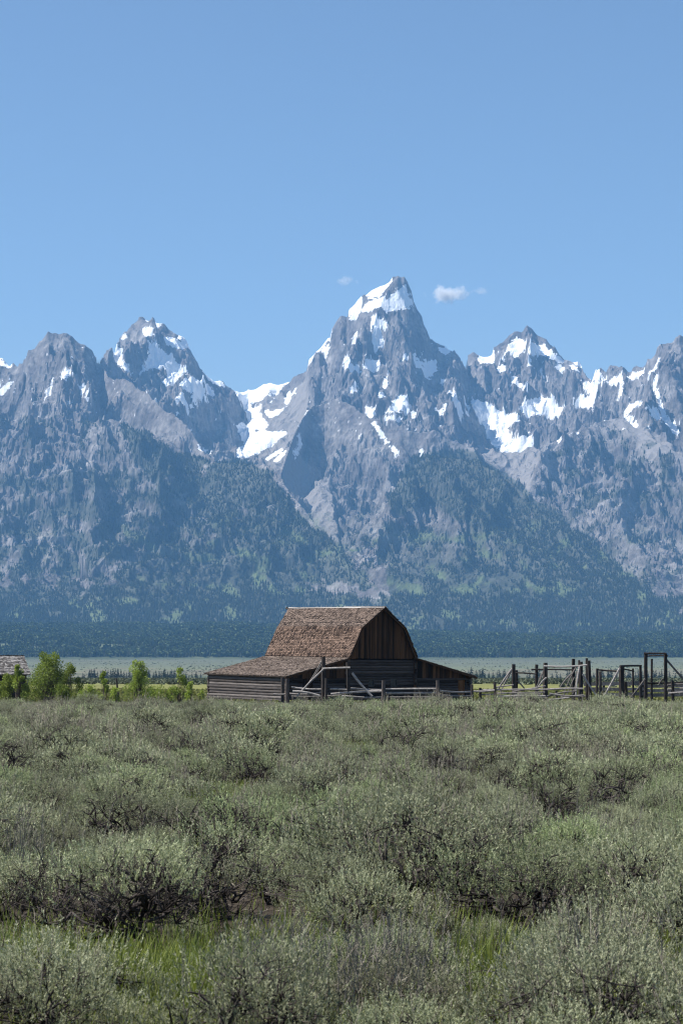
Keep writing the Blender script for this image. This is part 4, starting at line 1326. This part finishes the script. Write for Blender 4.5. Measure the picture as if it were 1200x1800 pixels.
# ------------------------------------------------------------------ cloud
def build_cloud(name, px, py, wpx, hpx, D, dens, label, seed):
    c = at(px, py, D)
    s = D / 4000
    n, m = 14, 24
    V = []
    rg = np.random.default_rng(seed)
    for i in range(n + 1):
        th = math.pi * i / n
        for j in range(m):
            ph = 2 * math.pi * j / m
            V.append((math.sin(th) * math.cos(ph) * wpx / 2 * s, math.sin(th) * math.sin(ph) * wpx / 2.6 * s, math.cos(th) * hpx / 2 * s))
    q = [(i * m + j, (i + 1) * m + j, (i + 1) * m + (j + 1) % m, i * m + (j + 1) % m) for i in range(n) for j in range(m)]
    m_, N, L, out = mat(name + '_vapour')
    tc = N('ShaderNodeTexCoord').outputs['Object']
    mp = N('ShaderNodeMapping')
    mp.inputs['Scale'].default_value = (2 / (wpx * s), 2.6 / (wpx * s), 2 / (hpx * s))
    L(tc, mp.inputs[0])
    ln = N('ShaderNodeVectorMath', operation='LENGTH'); L(mp.outputs[0], ln.inputs[0])
    mp2 = N('ShaderNodeMapping'); mp2.inputs['Location'].default_value = (seed, seed * 2, 0); mp2.inputs['Scale'].default_value = (1 / (22 * s),) * 3
    L(tc, mp2.inputs[0])
    nz = noise(N, L, mp2.outputs[0], 1.0, 5, 0.6)
    a = N('ShaderNodeMath', operation='MULTIPLY_ADD'); L(nz, a.inputs[0]); a.inputs[1].default_value = 2.6; a.inputs[2].default_value = -0.75
    b = N('ShaderNodeMath', operation='SUBTRACT'); L(a.outputs[0], b.inputs[0]); L(ln.outputs['Value'], b.inputs[1])
    c2 = N('ShaderNodeMath', operation='MULTIPLY', use_clamp=False); L(b.outputs[0], c2.inputs[0]); c2.inputs[1].default_value = dens
    d = N('ShaderNodeMath', operation='MAXIMUM'); L(c2.outputs[0], d.inputs[0]); d.inputs[1].default_value = 0
    v = N('ShaderNodeVolumePrincipled'); v.inputs['Color'].default_value = (.97, .97, .97, 1)
    L(d.outputs[0], v.inputs['Density']); L(v.outputs[0], out.inputs['Volume'])
    o = link(name, np_mesh(name, V, q, smooth=True, mats=[m_]), None, c)
    tag(o, label, 'cloud')


build_cloud('cloud', 787, 518, 100, 46, 17000, 0.07, 'small white puff of cloud just right of the highest summit', 3)
build_cloud('cloud', 843, 513, 44, 26, 17000, 0.02, 'faint wisp of cloud right of the white puff', 7)
build_cloud('cloud', 608, 494, 70, 26, 17000, 0.016, 'faint wisp of cloud left of the highest summit', 9)
# ------------------------------------------------------------------ sagebrush
def sage(seed, Rb, H, nstem=5, n2=20, n3=100, shoots=4, per=16, leaf=(.021, .0058), gnarl=.05, open_=0.0, stalks=0, thick=1.0, lean=(0, 0), inner=.5, low=0.3, trunk=None, zmin3=-.15):
    """returns (branch mesh with dead stalks, foliage mesh); open_ lifts the leaves off the lower limbs"""
    rg = np.random.default_rng(seed)

    def dome(n, lo, hi, zmin):
        ph = rg.uniform(0, 6.283, n)
        u = rg.uniform(zmin, 1, n)
        rr = rg.uniform(lo, hi, n)
        lump = 1 + .28 * np.sin(3 * ph + seed) * np.sqrt(1 - u ** 2) + .16 * np.sin(7 * ph + 2 * seed)
        sr = np.sqrt(np.clip(1 - u ** 2, 0, 1))
        h = H * (low + (1 - low) * u)
        return np.stack([Rb * sr * np.cos(ph) * rr * lump + lean[0] * h, Rb * sr * np.sin(ph) * rr * lump + lean[1] * h, h * (.55 + .45 * rr)], 1)
    S1 = dome(nstem, .3, .5, .1); S1[:, 2] *= .75
    S2 = dome(n2, .5, .78, .0)
    S3 = dome(n3, .78, 1.0, zmin3 if open_ < .3 else .1)
    mb = MB()
    base0 = np.zeros(3)

    def tube(a, b, r0, r1, segs, n=5):
        mb.tube(a, b, r0, r1, n=n, segs=segs, bend=gnarl * np.linalg.norm(b - a) * 3, t=float(np.clip(rg.normal(.3, .22), 0, 1)), rg=rg, knob=.18)
    if trunk is not None:
        tq = [np.array(q, float) for q in trunk]
        for a, b, r0, r1 in zip(tq[:-1], tq[1:], np.linspace(.036, .026, len(tq)), np.linspace(.032, .022, len(tq))):
            tube(a, b, r0, r1, 3, 8)
        base0 = tq[-1]
    for s in S1:
        st0 = base0 + rg.normal(0, .02, 3) * np.array((1, 1, 0)) - np.array((0, 0, .05 if trunk is None else .03))
        m1 = st0 + (s - st0) * np.array((.22, .22, .45)) + rg.normal(0, .03, 3)
        m2_ = st0 + (s - st0) * np.array((.62, .62, .72)) + rg.normal(0, .045, 3)
        tube(st0, m1, .019 * thick, .0165 * thick, 3, 6); tube(m1, m2_, .0165 * thick, .0135 * thick, 3, 6); tube(m2_, s, .0135 * thick, .011 * thick, 3, 6)
    par2 = []
    for s in S2:
        k = np.argmin(np.linalg.norm(S1 - s, axis=1)); par2.append(k)
        mm = (S1[k] + s) / 2 + rg.normal(0, .05, 3)
        tube(S1[k], mm, .0098 * thick, .0075 * thick, 3); tube(mm, s, .0075 * thick, .005 * thick, 3)
    for s in S3:
        d = np.linalg.norm(S2 - s, axis=1) + np.where(S2[:, 2] > s[2], .15, 0)
        tube(S2[np.argmin(d)], s, .0046 * thick, .0022, 3, 4)
    # extra bare twigs in the inside
    for k in range(int(n3 * (.35 + open_))):
        a = S2[rg.integers(len(S2))]
        b = a + rg.normal(0, .14, 3) * np.array((1, 1, .8)) + np.array((0, 0, .02))
        b[2] = max(b[2], .04)
        tube(a, b, .004, .0018, 2, 3)
    bm_V, bm_Q, bm_T, bt = mb.V, mb.Q, mb.T, list(mb.tq) + list(mb.tt)
    # leafy shoots
    src = np.repeat(S3, shoots, 0) + rg.normal(0, .035, (len(S3) * shoots, 3))
    if inner > 0:
        ni = int(len(S2) * shoots * inner)
        ins = S2[rg.integers(0, len(S2), ni)] + rg.normal(0, .09, (ni, 3))
        src = np.concatenate([src, ins])
    if open_ > 0:
        src = src[src[:, 2] > H * (.30 + .42 * open_) * rg.uniform(.8, 1.1, len(src))]
    src[:, 2] = np.maximum(src[:, 2], .03)
    n = len(src)
    outw = src * np.array((1, 1, 0)); outw /= (np.linalg.norm(outw, axis=1)[:, None] + .05)
    sd = np.array((0, 0, 1.0)) * .95 + outw * .38 + rg.normal(0, .24, (n, 3))
    sd /= np.linalg.norm(sd, axis=1)[:, None]
    sl = rg.uniform(.06, .13, n) * np.where(rg.uniform(0, 1, n) < .22, 1.7, 1)
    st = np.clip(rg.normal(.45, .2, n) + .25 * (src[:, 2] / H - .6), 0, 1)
    f = rg.uniform(0, 1, (n, per))
    P = src[:, None, :] + sd[:, None, :] * (sl[:, None] * f)[:, :, None]
    dd = sd[:, None, :] * .9 + rg.normal(0, .36, (n, per, 3))
    P = P.reshape(-1, 3); dd = dd.reshape(-1, 3)
    k = len(P)
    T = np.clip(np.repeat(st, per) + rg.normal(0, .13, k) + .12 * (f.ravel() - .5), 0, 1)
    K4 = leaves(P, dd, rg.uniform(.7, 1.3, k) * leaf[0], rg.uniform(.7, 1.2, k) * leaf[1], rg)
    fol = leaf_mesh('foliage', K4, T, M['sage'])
    m2 = MB()
    if stalks:
        for i in range(stalks):
            a = S3[rg.integers(len(S3))] + rg.normal(0, .03, 3)
            if a[2] < H * .4: continue
            L_ = rg.uniform(.14, .34)
            b = a + np.array((rg.normal(0, .05), rg.normal(0, .05), L_))
            m2.tube(a, b, .0026, .0014, n=3, segs=2, bend=.012, t=rg.uniform(.1, 1), rg=rg)
            for q in range(5):
                c = a + (b - a) * rg.uniform(.35, 1)
                e = c + np.array((rg.normal(0, .02), rg.normal(0, .02), .04))
                m2.tube(c, e, .0022, .001, n=3, t=rg.uniform(.2, 1), rg=rg)
    o_ = len(bm_V)
    V_ = list(bm_V) + list(m2.V)
    Q_ = list(bm_Q) + [tuple(v + o_ for v in f) for f in m2.Q]
    T_ = list(bm_T) + [tuple(v + o_ for v in f) for f in m2.T]
    tt_ = list(mb.tq) + list(m2.tq) + list(mb.tt) + list(m2.tt)
    mi_ = [0] * len(mb.tq) + [1] * len(m2.tq) + [0] * len(mb.tt) + [1] * len(m2.tt)
    branches = np_mesh('branches', V_, Q_, T_, smooth=True, mats=[M['sage_bark'], M['stalk']], mat_idx=mi_, attrs={'tint': ('FACE', tt_)})
    return branches, fol


KINDS = {
    'dense': [sage(100 + i, .52 + .05 * i, .66 + .04 * (i % 3), n3=150, shoots=5, per=16, inner=1.0, low=.42, zmin3=.1, stalks=(0, 12, 0, 18)[i % 4]) for i in range(4)],
    'round': [sage(120 + i, .44 + .04 * i, .58 + .05 * i, n3=130, shoots=5, per=16, inner=1.5, low=.42, stalks=(8, 0, 10)[i]) for i in range(3)],
    'twiggy': [sage(140 + i, .5 + .05 * i, .72, nstem=5, n2=24, n3=90, shoots=4, per=15, open_=.35, thick=1.25, inner=.15, gnarl=.07, stalks=16) for i in range(3)],
    'dry': [sage(160 + i, .46 + .05 * i, .6, n2=24, n3=110, shoots=3, per=18, open_=.15, inner=.1, stalks=60) for i in range(2)],
}
LAB = {'dense': 'dense silvery green sagebrush with upright leafy shoots',
       'round': 'rounded grey green sagebrush mound leafy to the ground',
       'twiggy': 'open sagebrush with dark bare limbs under leafy top',
       'dry': 'thin greyish sagebrush topped with dead flower stalks'}
GRP = 'sagebrush across the field'


def place_sage(meshes, loc, rz, scale, label, group=GRP):
    root = empty('sagebrush', loc, rz)
    root.scale = scale if hasattr(scale, '__len__') else (scale,) * 3
    tag(root, label, 'sagebrush', group)
    br, fo = meshes
    link('branches', br, root); link('foliage', fo, root)
    return root


taken = []
# bushes that stand out, each with a shape of its own
HERO = [
    (214, 1692, dict(Rb=.58, H=.84, nstem=6, n2=30, n3=170, shoots=4, per=19, open_=.85, thick=1.35, inner=0, gnarl=.09, low=.42, lean=(.1, 0), trunk=[(0, 0, -.1), (.015, 0, .12), (-.02, .01, .25)]), 'dark limbed sagebrush shaped like a little tree, its thick bare trunk showing above the grass', 'twiggy'),
    (75, 1650, dict(Rb=.52, H=.62, nstem=6, n2=34, n3=130, shoots=2, per=12, open_=.6, thick=.75, inner=0, gnarl=.09, low=.2), 'half dead sagebrush of tangled grey twigs left of the tree shaped bush', 'dry'),
    (345, 1640, dict(Rb=.5, H=.62, nstem=6, n2=32, n3=110, shoots=3, per=16, open_=.8, thick=1.0, inner=0, gnarl=.09, low=.25), 'tangle of dark twigs leaning on the right side of the tree shaped bush', 'twiggy'),
    (976, 1476, dict(Rb=.62, H=.78, nstem=5, n2=26, n3=110, shoots=4, per=16, open_=.62, thick=1.5, inner=.05, gnarl=.08), 'black trunked sagebrush with a deep shadowed hollow on the right side of the field', 'twiggy'),
    (1085, 1446, dict(Rb=.62, H=.86, nstem=4, n2=22, n3=100, shoots=4, per=16, open_=.8, thick=1.5, inner=0, gnarl=.09, low=.4, trunk=[(0, 0, -.1), (.03, 0, .2)]), 'tall twin trunked sagebrush with crooked bare limbs near the right edge', 'twiggy'),
    (205, 1496, dict(Rb=.62, H=.74, nstem=5, n2=26, n3=130, shoots=4, per=18, open_=.6, thick=1.4, inner=.1, gnarl=.08), 'wide sagebrush with forked black limbs above a patch of yellow twigs', 'twiggy'),
    (812, 1640, dict(Rb=.5, H=.6, nstem=5, n2=24, n3=100, shoots=3, per=16, open_=.6, thick=1.3, inner=.05, gnarl=.09), 'sagebrush with thin dark branches fanning left, low in the right half', 'twiggy'),
    (945, 1668, dict(Rb=.62, H=.7, nstem=6, n2=28, n3=150, shoots=4, per=18, open_=.45, thick=1.4, inner=.2, gnarl=.08), 'big grey green sagebrush over dark crooked limbs at the lower right', 'twiggy'),
    (325, 1345, dict(Rb=.55, H=.8, nstem=4, n2=20, n3=70, shoots=2, per=9, open_=.85, thick=1.6, inner=0, gnarl=.1), 'nearly leafless black sagebrush skeleton in the middle distance left', 'twiggy'),
    (25, 1380, dict(Rb=.6, H=.9, nstem=4, n2=20, n3=70, shoots=2, per=9, open_=.8, thick=1.6, inner=0, gnarl=.1), 'gnarled black limbed sagebrush at the left edge of the field', 'twiggy'),
    (780, 1378, dict(Rb=.5, H=.85, nstem=4, n2=20, n3=80, shoots=3, per=9, open_=.75, thick=1.5, inner=0, gnarl=.1), 'dark forked sagebrush just below the barn front', 'twiggy'),
    (905, 1410, dict(Rb=.6, H=.72, nstem=5, n2=24, n3=110, shoots=4, per=16, open_=.45, thick=1.3, inner=.1, gnarl=.08), 'broad pale topped sagebrush with twiggy shaded base left of the twin trunked one', 'twiggy'),
    (440, 1400, dict(Rb=.62, H=.75, nstem=6, n2=28, n3=120, shoots=4, per=18, open_=.5, thick=1.2, inner=.1, gnarl=.08), 'wide sagebrush with dark lower branches behind the bright grass tuft', 'twiggy'),
    (570, 1530, dict(Rb=.72, H=.78, nstem=6, n2=28, n3=170, shoots=4, per=18, thick=1.2, inner=.6, gnarl=.06), 'large full sagebrush mound in the centre of the field', 'dense'),
    (1110, 1640, dict(Rb=.66, H=.72, nstem=6, n2=28, n3=160, shoots=4, per=18, thick=1.2, inner=.6, gnarl=.06), 'large leafy sagebrush mound at the lower right edge', 'dense'),
    (90, 1790, dict(Rb=.5, H=.5, nstem=6, n2=24, n3=140, shoots=4, per=18, inner=.6, gnarl=.06, stalks=10), 'low silvery sagebrush in the bottom left corner', 'dense'),
]
for i, (px, py, kw, label, kind) in enumerate(HERO):
    D = EYE / ((py - 1185) / 4000)
    p = on(px, D)
    place_sage(sage(400 + i, **kw), (p[0], p[1], p[2]), 0, 1.0, label)
    taken.append((p[0], p[1], kw['Rb'] * .8))

# the rest of the field
rg = np.random.default_rng(31)
cand = []
cell = {}


def ok(x, y, r):
    cx, cy = int(x // 2), int(y // 2)
    for i in (-1, 0, 1):
        for j in (-1, 0, 1):
            for (a, b, q) in cell.get((cx + i, cy + j), ()):
                if (x - a) ** 2 + (y - b) ** 2 < (.85 * (r + q)) ** 2: return False
    return True


def put(x, y, r): cell.setdefault((int(x // 2), int(y // 2)), []).append((x, y, r))


for x, y, r in taken: put(x, y, r)
CLEAR = [(x, y, 1.15 if i < 3 else .62) for i, (x, y, r) in enumerate(taken[:13])]
GRASSY = [(330, 1428, 2.0, 1.0), (190, 1770, .4, 1.0), (280, 1730, .35, .7), (330, 1800, .45, 1.0), (110, 1745, .35, .8), (395, 1760, .3, .7), (690, 1440, .7, .4), (1190, 1560, .8, .7), (490, 1790, .9, .6), (850, 1740, .5, .35), (60, 1720, .6, .3), (620, 1330, 1.5, 1.0)]
GR = [(on(px, EYE / ((py - 1185) / 4000)), a, b) for px, py, a, b in GRASSY]
CLEAR += [(g[0], g[1], a * .5) for g, a, b in GR if g[1] > 25 or g[0] < -1]
cb, sb = math.cos(BTH), math.sin(BTH)
tries = 0
while tries < 42000:
    tries += 1
    D = math.sqrt(rg.uniform(10.5 ** 2, 196 ** 2)) if tries > 9000 else rg.uniform(10.5, 60)
    hw = .155 * D + 1.2
    x = rg.uniform(-hw, hw)
    r = float(np.clip(.47 * math.exp(rg.normal(0, .3)), .29, .85))
    lx, ly = x - BO[0], D - BO[1]
    u, v = lx * cb + ly * sb, -lx * sb + ly * cb
    if -10.3 < u < 10.3 and v > -1.2: continue
    if D > 171 and x < -4 and rg.uniform() < .55: continue
    if D > 178 and x > 6.5 and rg.uniform() < .75: continue
    if D > 187: continue
    skip = False
    for g, a, b in GR:
        if abs(x - g[0]) < a * .42 and abs(D - g[1]) < a * 1.1 and rg.uniform() < .85: skip = True
    if D > 135: r = min(r, .46 - .14 * float(sstep(135, 170, D)))
    for hx, hy, w in CLEAR:
        if abs(x - hx * D / hy) < w * .75 and D < hy:
            cap = (EYE - (EYE - (.1 if w > 1 else .22)) / hy * D) / 1.35
            r = min(r, cap)
    if r < .16: skip = True
    if skip or not ok(x, D, r): continue
    put(x, D, r)
    cand.append((D, x, r))
cand.sort()
NEAR = 300 - len(HERO)
names = list(KINDS)
patch = lambda x, y: float(fbm(np.array(x / 5.0), np.array(y / 9.0), 3, 140))


def pick_kind(x, y, rg):
    p = patch(x, y) + rg.normal(0, .25)
    return 'dry' if p > .55 else 'twiggy' if p < -.22 else ('dense' if rg.uniform() < .58 else 'round')


for D, x, r in cand[:NEAR]:
    k = pick_kind(x, D, rg)
    ms = KINDS[k][rg.integers(len(KINDS[k]))]
    s = r / .5 * rg.uniform(.85, 1.05)
    strip = 'in the nearest strip' if D < 20 else 'midway in the field' if D < 32 else 'beyond the middle'
    place_sage(ms, (x, D, float(gz(x, D)) - .02), rg.uniform(0, 6.28), (s, s, s * rg.uniform(.82, 1.12)), ('small ' if r < .37 else 'large ' if r > .52 else '') + LAB[k] + ' ' + strip + (' at left' if x < -.05 * D else ' at right' if x > .05 * D else ''))
print('sage near/far', len(cand[:NEAR]), len(cand) - NEAR, cand[NEAR][0])


def far_protos():
    out = []
    for i, (kw) in enumerate([dict(Rb=.52, H=.66, stalks=14), dict(Rb=.48, H=.6, low=.42), dict(Rb=.52, H=.72, open_=.3, inner=.1), dict(Rb=.5, H=.62, stalks=60, inner=.1, open_=.1), dict(Rb=.56, H=.64)]):
        n3 = 120 if i != 3 else 80
        br, fo = sage(600 + i, nstem=5, n2=16, n3=n3, shoots=4, per=7, leaf=(.034, .0095), **kw)
        out.append(proto('far_foliage', fo)); 
        out.append(proto('far_branches', br))
    return out


def scatter_sage():
    fp = far_protos()
    rows = cand[NEAR:]
    protos = [p for p in fp if p is not None]
    index = {id(p): i for i, p in enumerate(protos)}
    pts, scs, rzs, pks = [], [], [], []
    for D, x, r in rows:
        k = pick_kind(x, D, rg)
        j = {'dense': (0, 4)[rg.integers(2)], 'round': 1, 'twiggy': 2, 'dry': 3}[k]
        s = r / .5 * rg.uniform(.85, 1.12) * (1 - .25 * float(sstep(90, 160, D))); a = rg.uniform(0, 6.28)
        for p in fp[2 * j:2 * j + 2]:
            if p is None: continue
            pts.append((x, D, float(gz(x, D)) - .02)); scs.append(s); rzs.append(a); pks.append(index[id(p)])
    ob = gn_scatter('sagebrush_field', pts, scs, rzs, pks, protos)
    tag(ob, 'sea of grey green sagebrush stretching back to the barn', 'sagebrush', kind='stuff')


scatter_sage()


def scatter_plain():
    rg = np.random.default_rng(55)
    n = 30000
    D = 1 / rg.uniform(1 / 2900, 1 / 420, n); x = rg.uniform(-.17, .17, n) * D
    w = fbm(x / 60, D / 130, 3, 160) + sstep(520, 900, D) * .5 - .25
    keep = w > rg.uniform(-.3, .5, n)
    x, D = x[keep], D[keep]
    D2 = rg.uniform(2650, 5450, 9000); x2 = rg.uniform(-.17, .17, 9000) * D2
    k2 = fbm(x2 / 260, D2 / 300, 3, 161) > rg.uniform(-.1, .5, 9000)
    x = np.concatenate([x, x2[k2]]); D = np.concatenate([D, D2[k2]]); n = len(x)
    m = [proto('low_clump', round_lod(30 + i, 1.0, w_, 26, 'far_sage')) for i, w_ in enumerate((.7, 1.0, 1.4))]
    ob = gn_scatter('plain_brush', np.stack([x, D, gz(x, D) - .1], 1), rg.uniform(.35, .95, n) * np.where(D > 2650, 1.15, 1), rg.uniform(0, 6.28, n), rg.integers(0, 3, n), m)
    tag(ob, 'low brush dotting the plain beyond the meadow', 'brush', kind='stuff')


scatter_plain()


# ------------------------------------------------------------------ grass among the brush
def build_grass():
    rg = np.random.default_rng(91)
    B, H, T = [], [], []
    for (g, a, b) in GR:                                   # bright tufts
        n = int(1500 * a * b)
        for k in range(max(4, int(9 * a))):
            cx, cy = g[0] + rg.normal(0, a * .30), g[1] + rg.normal(0, a * .7)
            m = n // max(4, int(9 * a))
            pts = np.stack([cx + rg.normal(0, .09, m), cy + rg.normal(0, .12, m)], 1)
            B.append(pts); H.append(rg.uniform(.2, .5, m) * rg.uniform(.75, 1.05)); T.append(np.clip(rg.normal(.5, .24, m), 0, 1))
    n = 30000                                             # thin grass everywhere
    D = np.sqrt(rg.uniform(10 ** 2, 60 ** 2, n)); x = rg.uniform(-1, 1, n) * (.155 * D + 1)
    w = fbm(x / 2.2, D / 3.5, 3, 150)
    keep = w > rg.uniform(-.35, .5, n)
    B.append(np.stack([x, D], 1)[keep]); m = keep.sum()
    H.append(rg.uniform(.15, .48, m)); T.append(np.clip(rg.normal(.42, .22, m), 0, 1))
    n = 20000                                             # thicker at the very front
    D = rg.uniform(10.2, 17, n); x = rg.uniform(-1, 1, n) * (.155 * D + 1)
    w = fbm(x / .9, D / 1.2, 3, 152)
    keep = w > rg.uniform(-.25, .4, n)
    B.append(np.stack([x, D], 1)[keep]); m = keep.sum()
    H.append(rg.uniform(.12, .42, m)); T.append(np.clip(rg.normal(.5, .22, m), 0, 1))
    B = np.concatenate(B); H = np.concatenate(H); T = np.concatenate(T)
    n = len(B)
    z = gz(B[:, 0], B[:, 1]) - .02
    p0 = np.stack([B[:, 0], B[:, 1], z], 1)
    az = rg.uniform(0, 6.283, n); ln = rg.uniform(.05, .45, n) * H
    out = np.stack([np.cos(az), np.sin(az), 0 * az], 1)
    sd = np.stack([-np.sin(az + .6), np.cos(az + .6), 0 * az], 1) * (rg.uniform(.003, .0065, n))[:, None]
    p1 = p0 + np.stack([0 * az, 0 * az, H * .55], 1) + out * (ln * .25)[:, None]
    p2 = p0 + np.stack([0 * az, 0 * az, H], 1) + out * ln[:, None]
    V = np.stack([p0 - sd, p0 + sd, p1 + sd * .8, p1 - sd * .8, p2 + sd * .15, p2 - sd * .15], 1).reshape(-1, 3)
    i = np.arange(n)[:, None] * 6
    q = np.concatenate([i + np.array([[0, 1, 2, 3]]), i + np.array([[3, 2, 4, 5]])])
    me = np_mesh('grass', V, q, mats=[M['grass']], attrs={'tint': ('FACE', np.concatenate([T, T]))})
    tag(link('grass', me), 'bright green grass growing between the sagebrush', 'grass', kind='stuff')
    # meadow tussocks behind and beside the barn
    n = 26000
    D = rg.uniform(178, 330, n); x = rg.uniform(-1, 1, n) * (.16 * D)
    z = gz(x, D)
    lx, ly = x - BO[0], D - BO[1]
    u, v = lx * cb + ly * sb, -lx * sb + ly * cb
    keep = ~((np.abs(u) < 9.2) & (v > -.1) & (v < 12.6))
    x, D, z = x[keep], D[keep], z[keep]; n = len(x)
    az = rg.uniform(0, 6.283, n); h = rg.uniform(.2, .5, n); w = rg.uniform(.06, .2, n)
    a = np.stack([np.cos(az) * w, np.sin(az) * w, 0 * az], 1); p = np.stack([x, D, z - .02], 1)
    tip = np.stack([rg.normal(0, .08, n), rg.normal(0, .08, n), h], 1)
    V = np.stack([p - a * .5, p + a * .5, p + a + tip, p - a + tip * .9], 1).reshape(-1, 3)
    me = np_mesh('meadow_grass', V, np.arange(n * 4).reshape(-1, 4), mats=[M['meadow']], attrs={'tint': ('FACE', np.clip(rg.normal(.55, .2, n), 0, 1))})
    tag(link('meadow_grass', me), 'yellow green meadow grass around and behind the barn', 'grass', kind='stuff')
    # dead flower stalks standing at the very front and here and there
    mb = MB()
    spots = [(on(px, EYE / ((py - 1185) / 4000)), s, c) for px, py, s, c in
             [(560, 1830, .55, 120), (690, 1800, .4, 80), (470, 1800, .3, 50), (1050, 1800, .5, 60), (860, 1330, 1.6, 130), (640, 1290, 2.0, 120), (120, 1300, 2.0, 120), (1120, 1300, 2.2, 120), (30, 1600, .5, 60), (950, 1560, .7, 50), (720, 1400, 1.2, 80), (520, 1290, 2, 110)]]
    for g, s, c in spots:
        for k in range(c):
            x = g[0] + rg.normal(0, s * .55); y = g[1] + rg.normal(0, s)
            if y < 9.8: continue
            b = np.array((x, y, float(gz(x, y))))
            L_ = rg.uniform(.4, .72) if y < 16 else rg.uniform(.55, .95)
            tpt = b + np.array((rg.normal(.02, .09), rg.normal(0, .09), L_))
            mb.tube(b, tpt, .0034, .0016, n=3, segs=3, bend=.02, t=rg.uniform(.2, 1), rg=rg)
            for q in range(10):
                f = rg.uniform(.45, 1)
                c0 = b + (tpt - b) * f
                mb.tube(c0, c0 + np.array((rg.normal(0, .016), rg.normal(0, .016), rg.uniform(.02, .05))), .0026, .001, n=3, t=rg.uniform(.2, 1), rg=rg)
    tag(mb.build('dead_stalks', M['stalk']), 'grey dead flower stalks standing among the sagebrush', 'dry stalks', kind='stuff')
    # litter of fallen twigs and dry leaves on the soil
    n = 26000
    D = np.sqrt(rg.uniform(10 ** 2, 45 ** 2, n)); x = rg.uniform(-1, 1, n) * (.155 * D + 1)
    p = np.stack([x, D, gz(x, D) + rg.uniform(.004, .03, n)], 1)
    dr = np.stack([rg.normal(0, 1, n), rg.normal(0, 1, n), rg.normal(0, .25, n)], 1)
    K4 = leaves(p, dr, rg.uniform(.03, .16, n), rg.uniform(.006, .014, n), rg)
    tag(link('litter', leaf_mesh('litter', K4, rg.uniform(0, 1, n), M['stalk'])), 'dry twigs and fallen leaves on the soil', 'litter', kind='stuff')


build_grass()

# ------------------------------------------------------------------ haze
def build_haze():
    x, y0, y1, z0, z1 = 5200, -400, 14500, -12, 2330
    V = [(-x, y0, z0), (x, y0, z0), (x, y1, z0), (-x, y1, z0), (-x, y0, z1), (x, y0, z1), (x, y1, z1), (-x, y1, z1)]
    q = [(0, 3, 2, 1), (4, 5, 6, 7), (0, 1, 5, 4), (1, 2, 6, 5), (2, 3, 7, 6), (3, 0, 4, 7)]
    m_, N, L, out = mat('haze')
    v = N('ShaderNodeVolumePrincipled')
    v.inputs['Color'].default_value = (*HAZE['color'], 1)
    v.inputs['Density'].default_value = HAZE['density']
    v.inputs['Anisotropy'].default_value = 0.0
    L(v.outputs[0], out.inputs['Volume'])
    tag(link('haze', np_mesh('haze', V, q, mats=[m_])), 'thin blue haze in the air before the mountains', 'haze', kind='stuff')


build_haze()
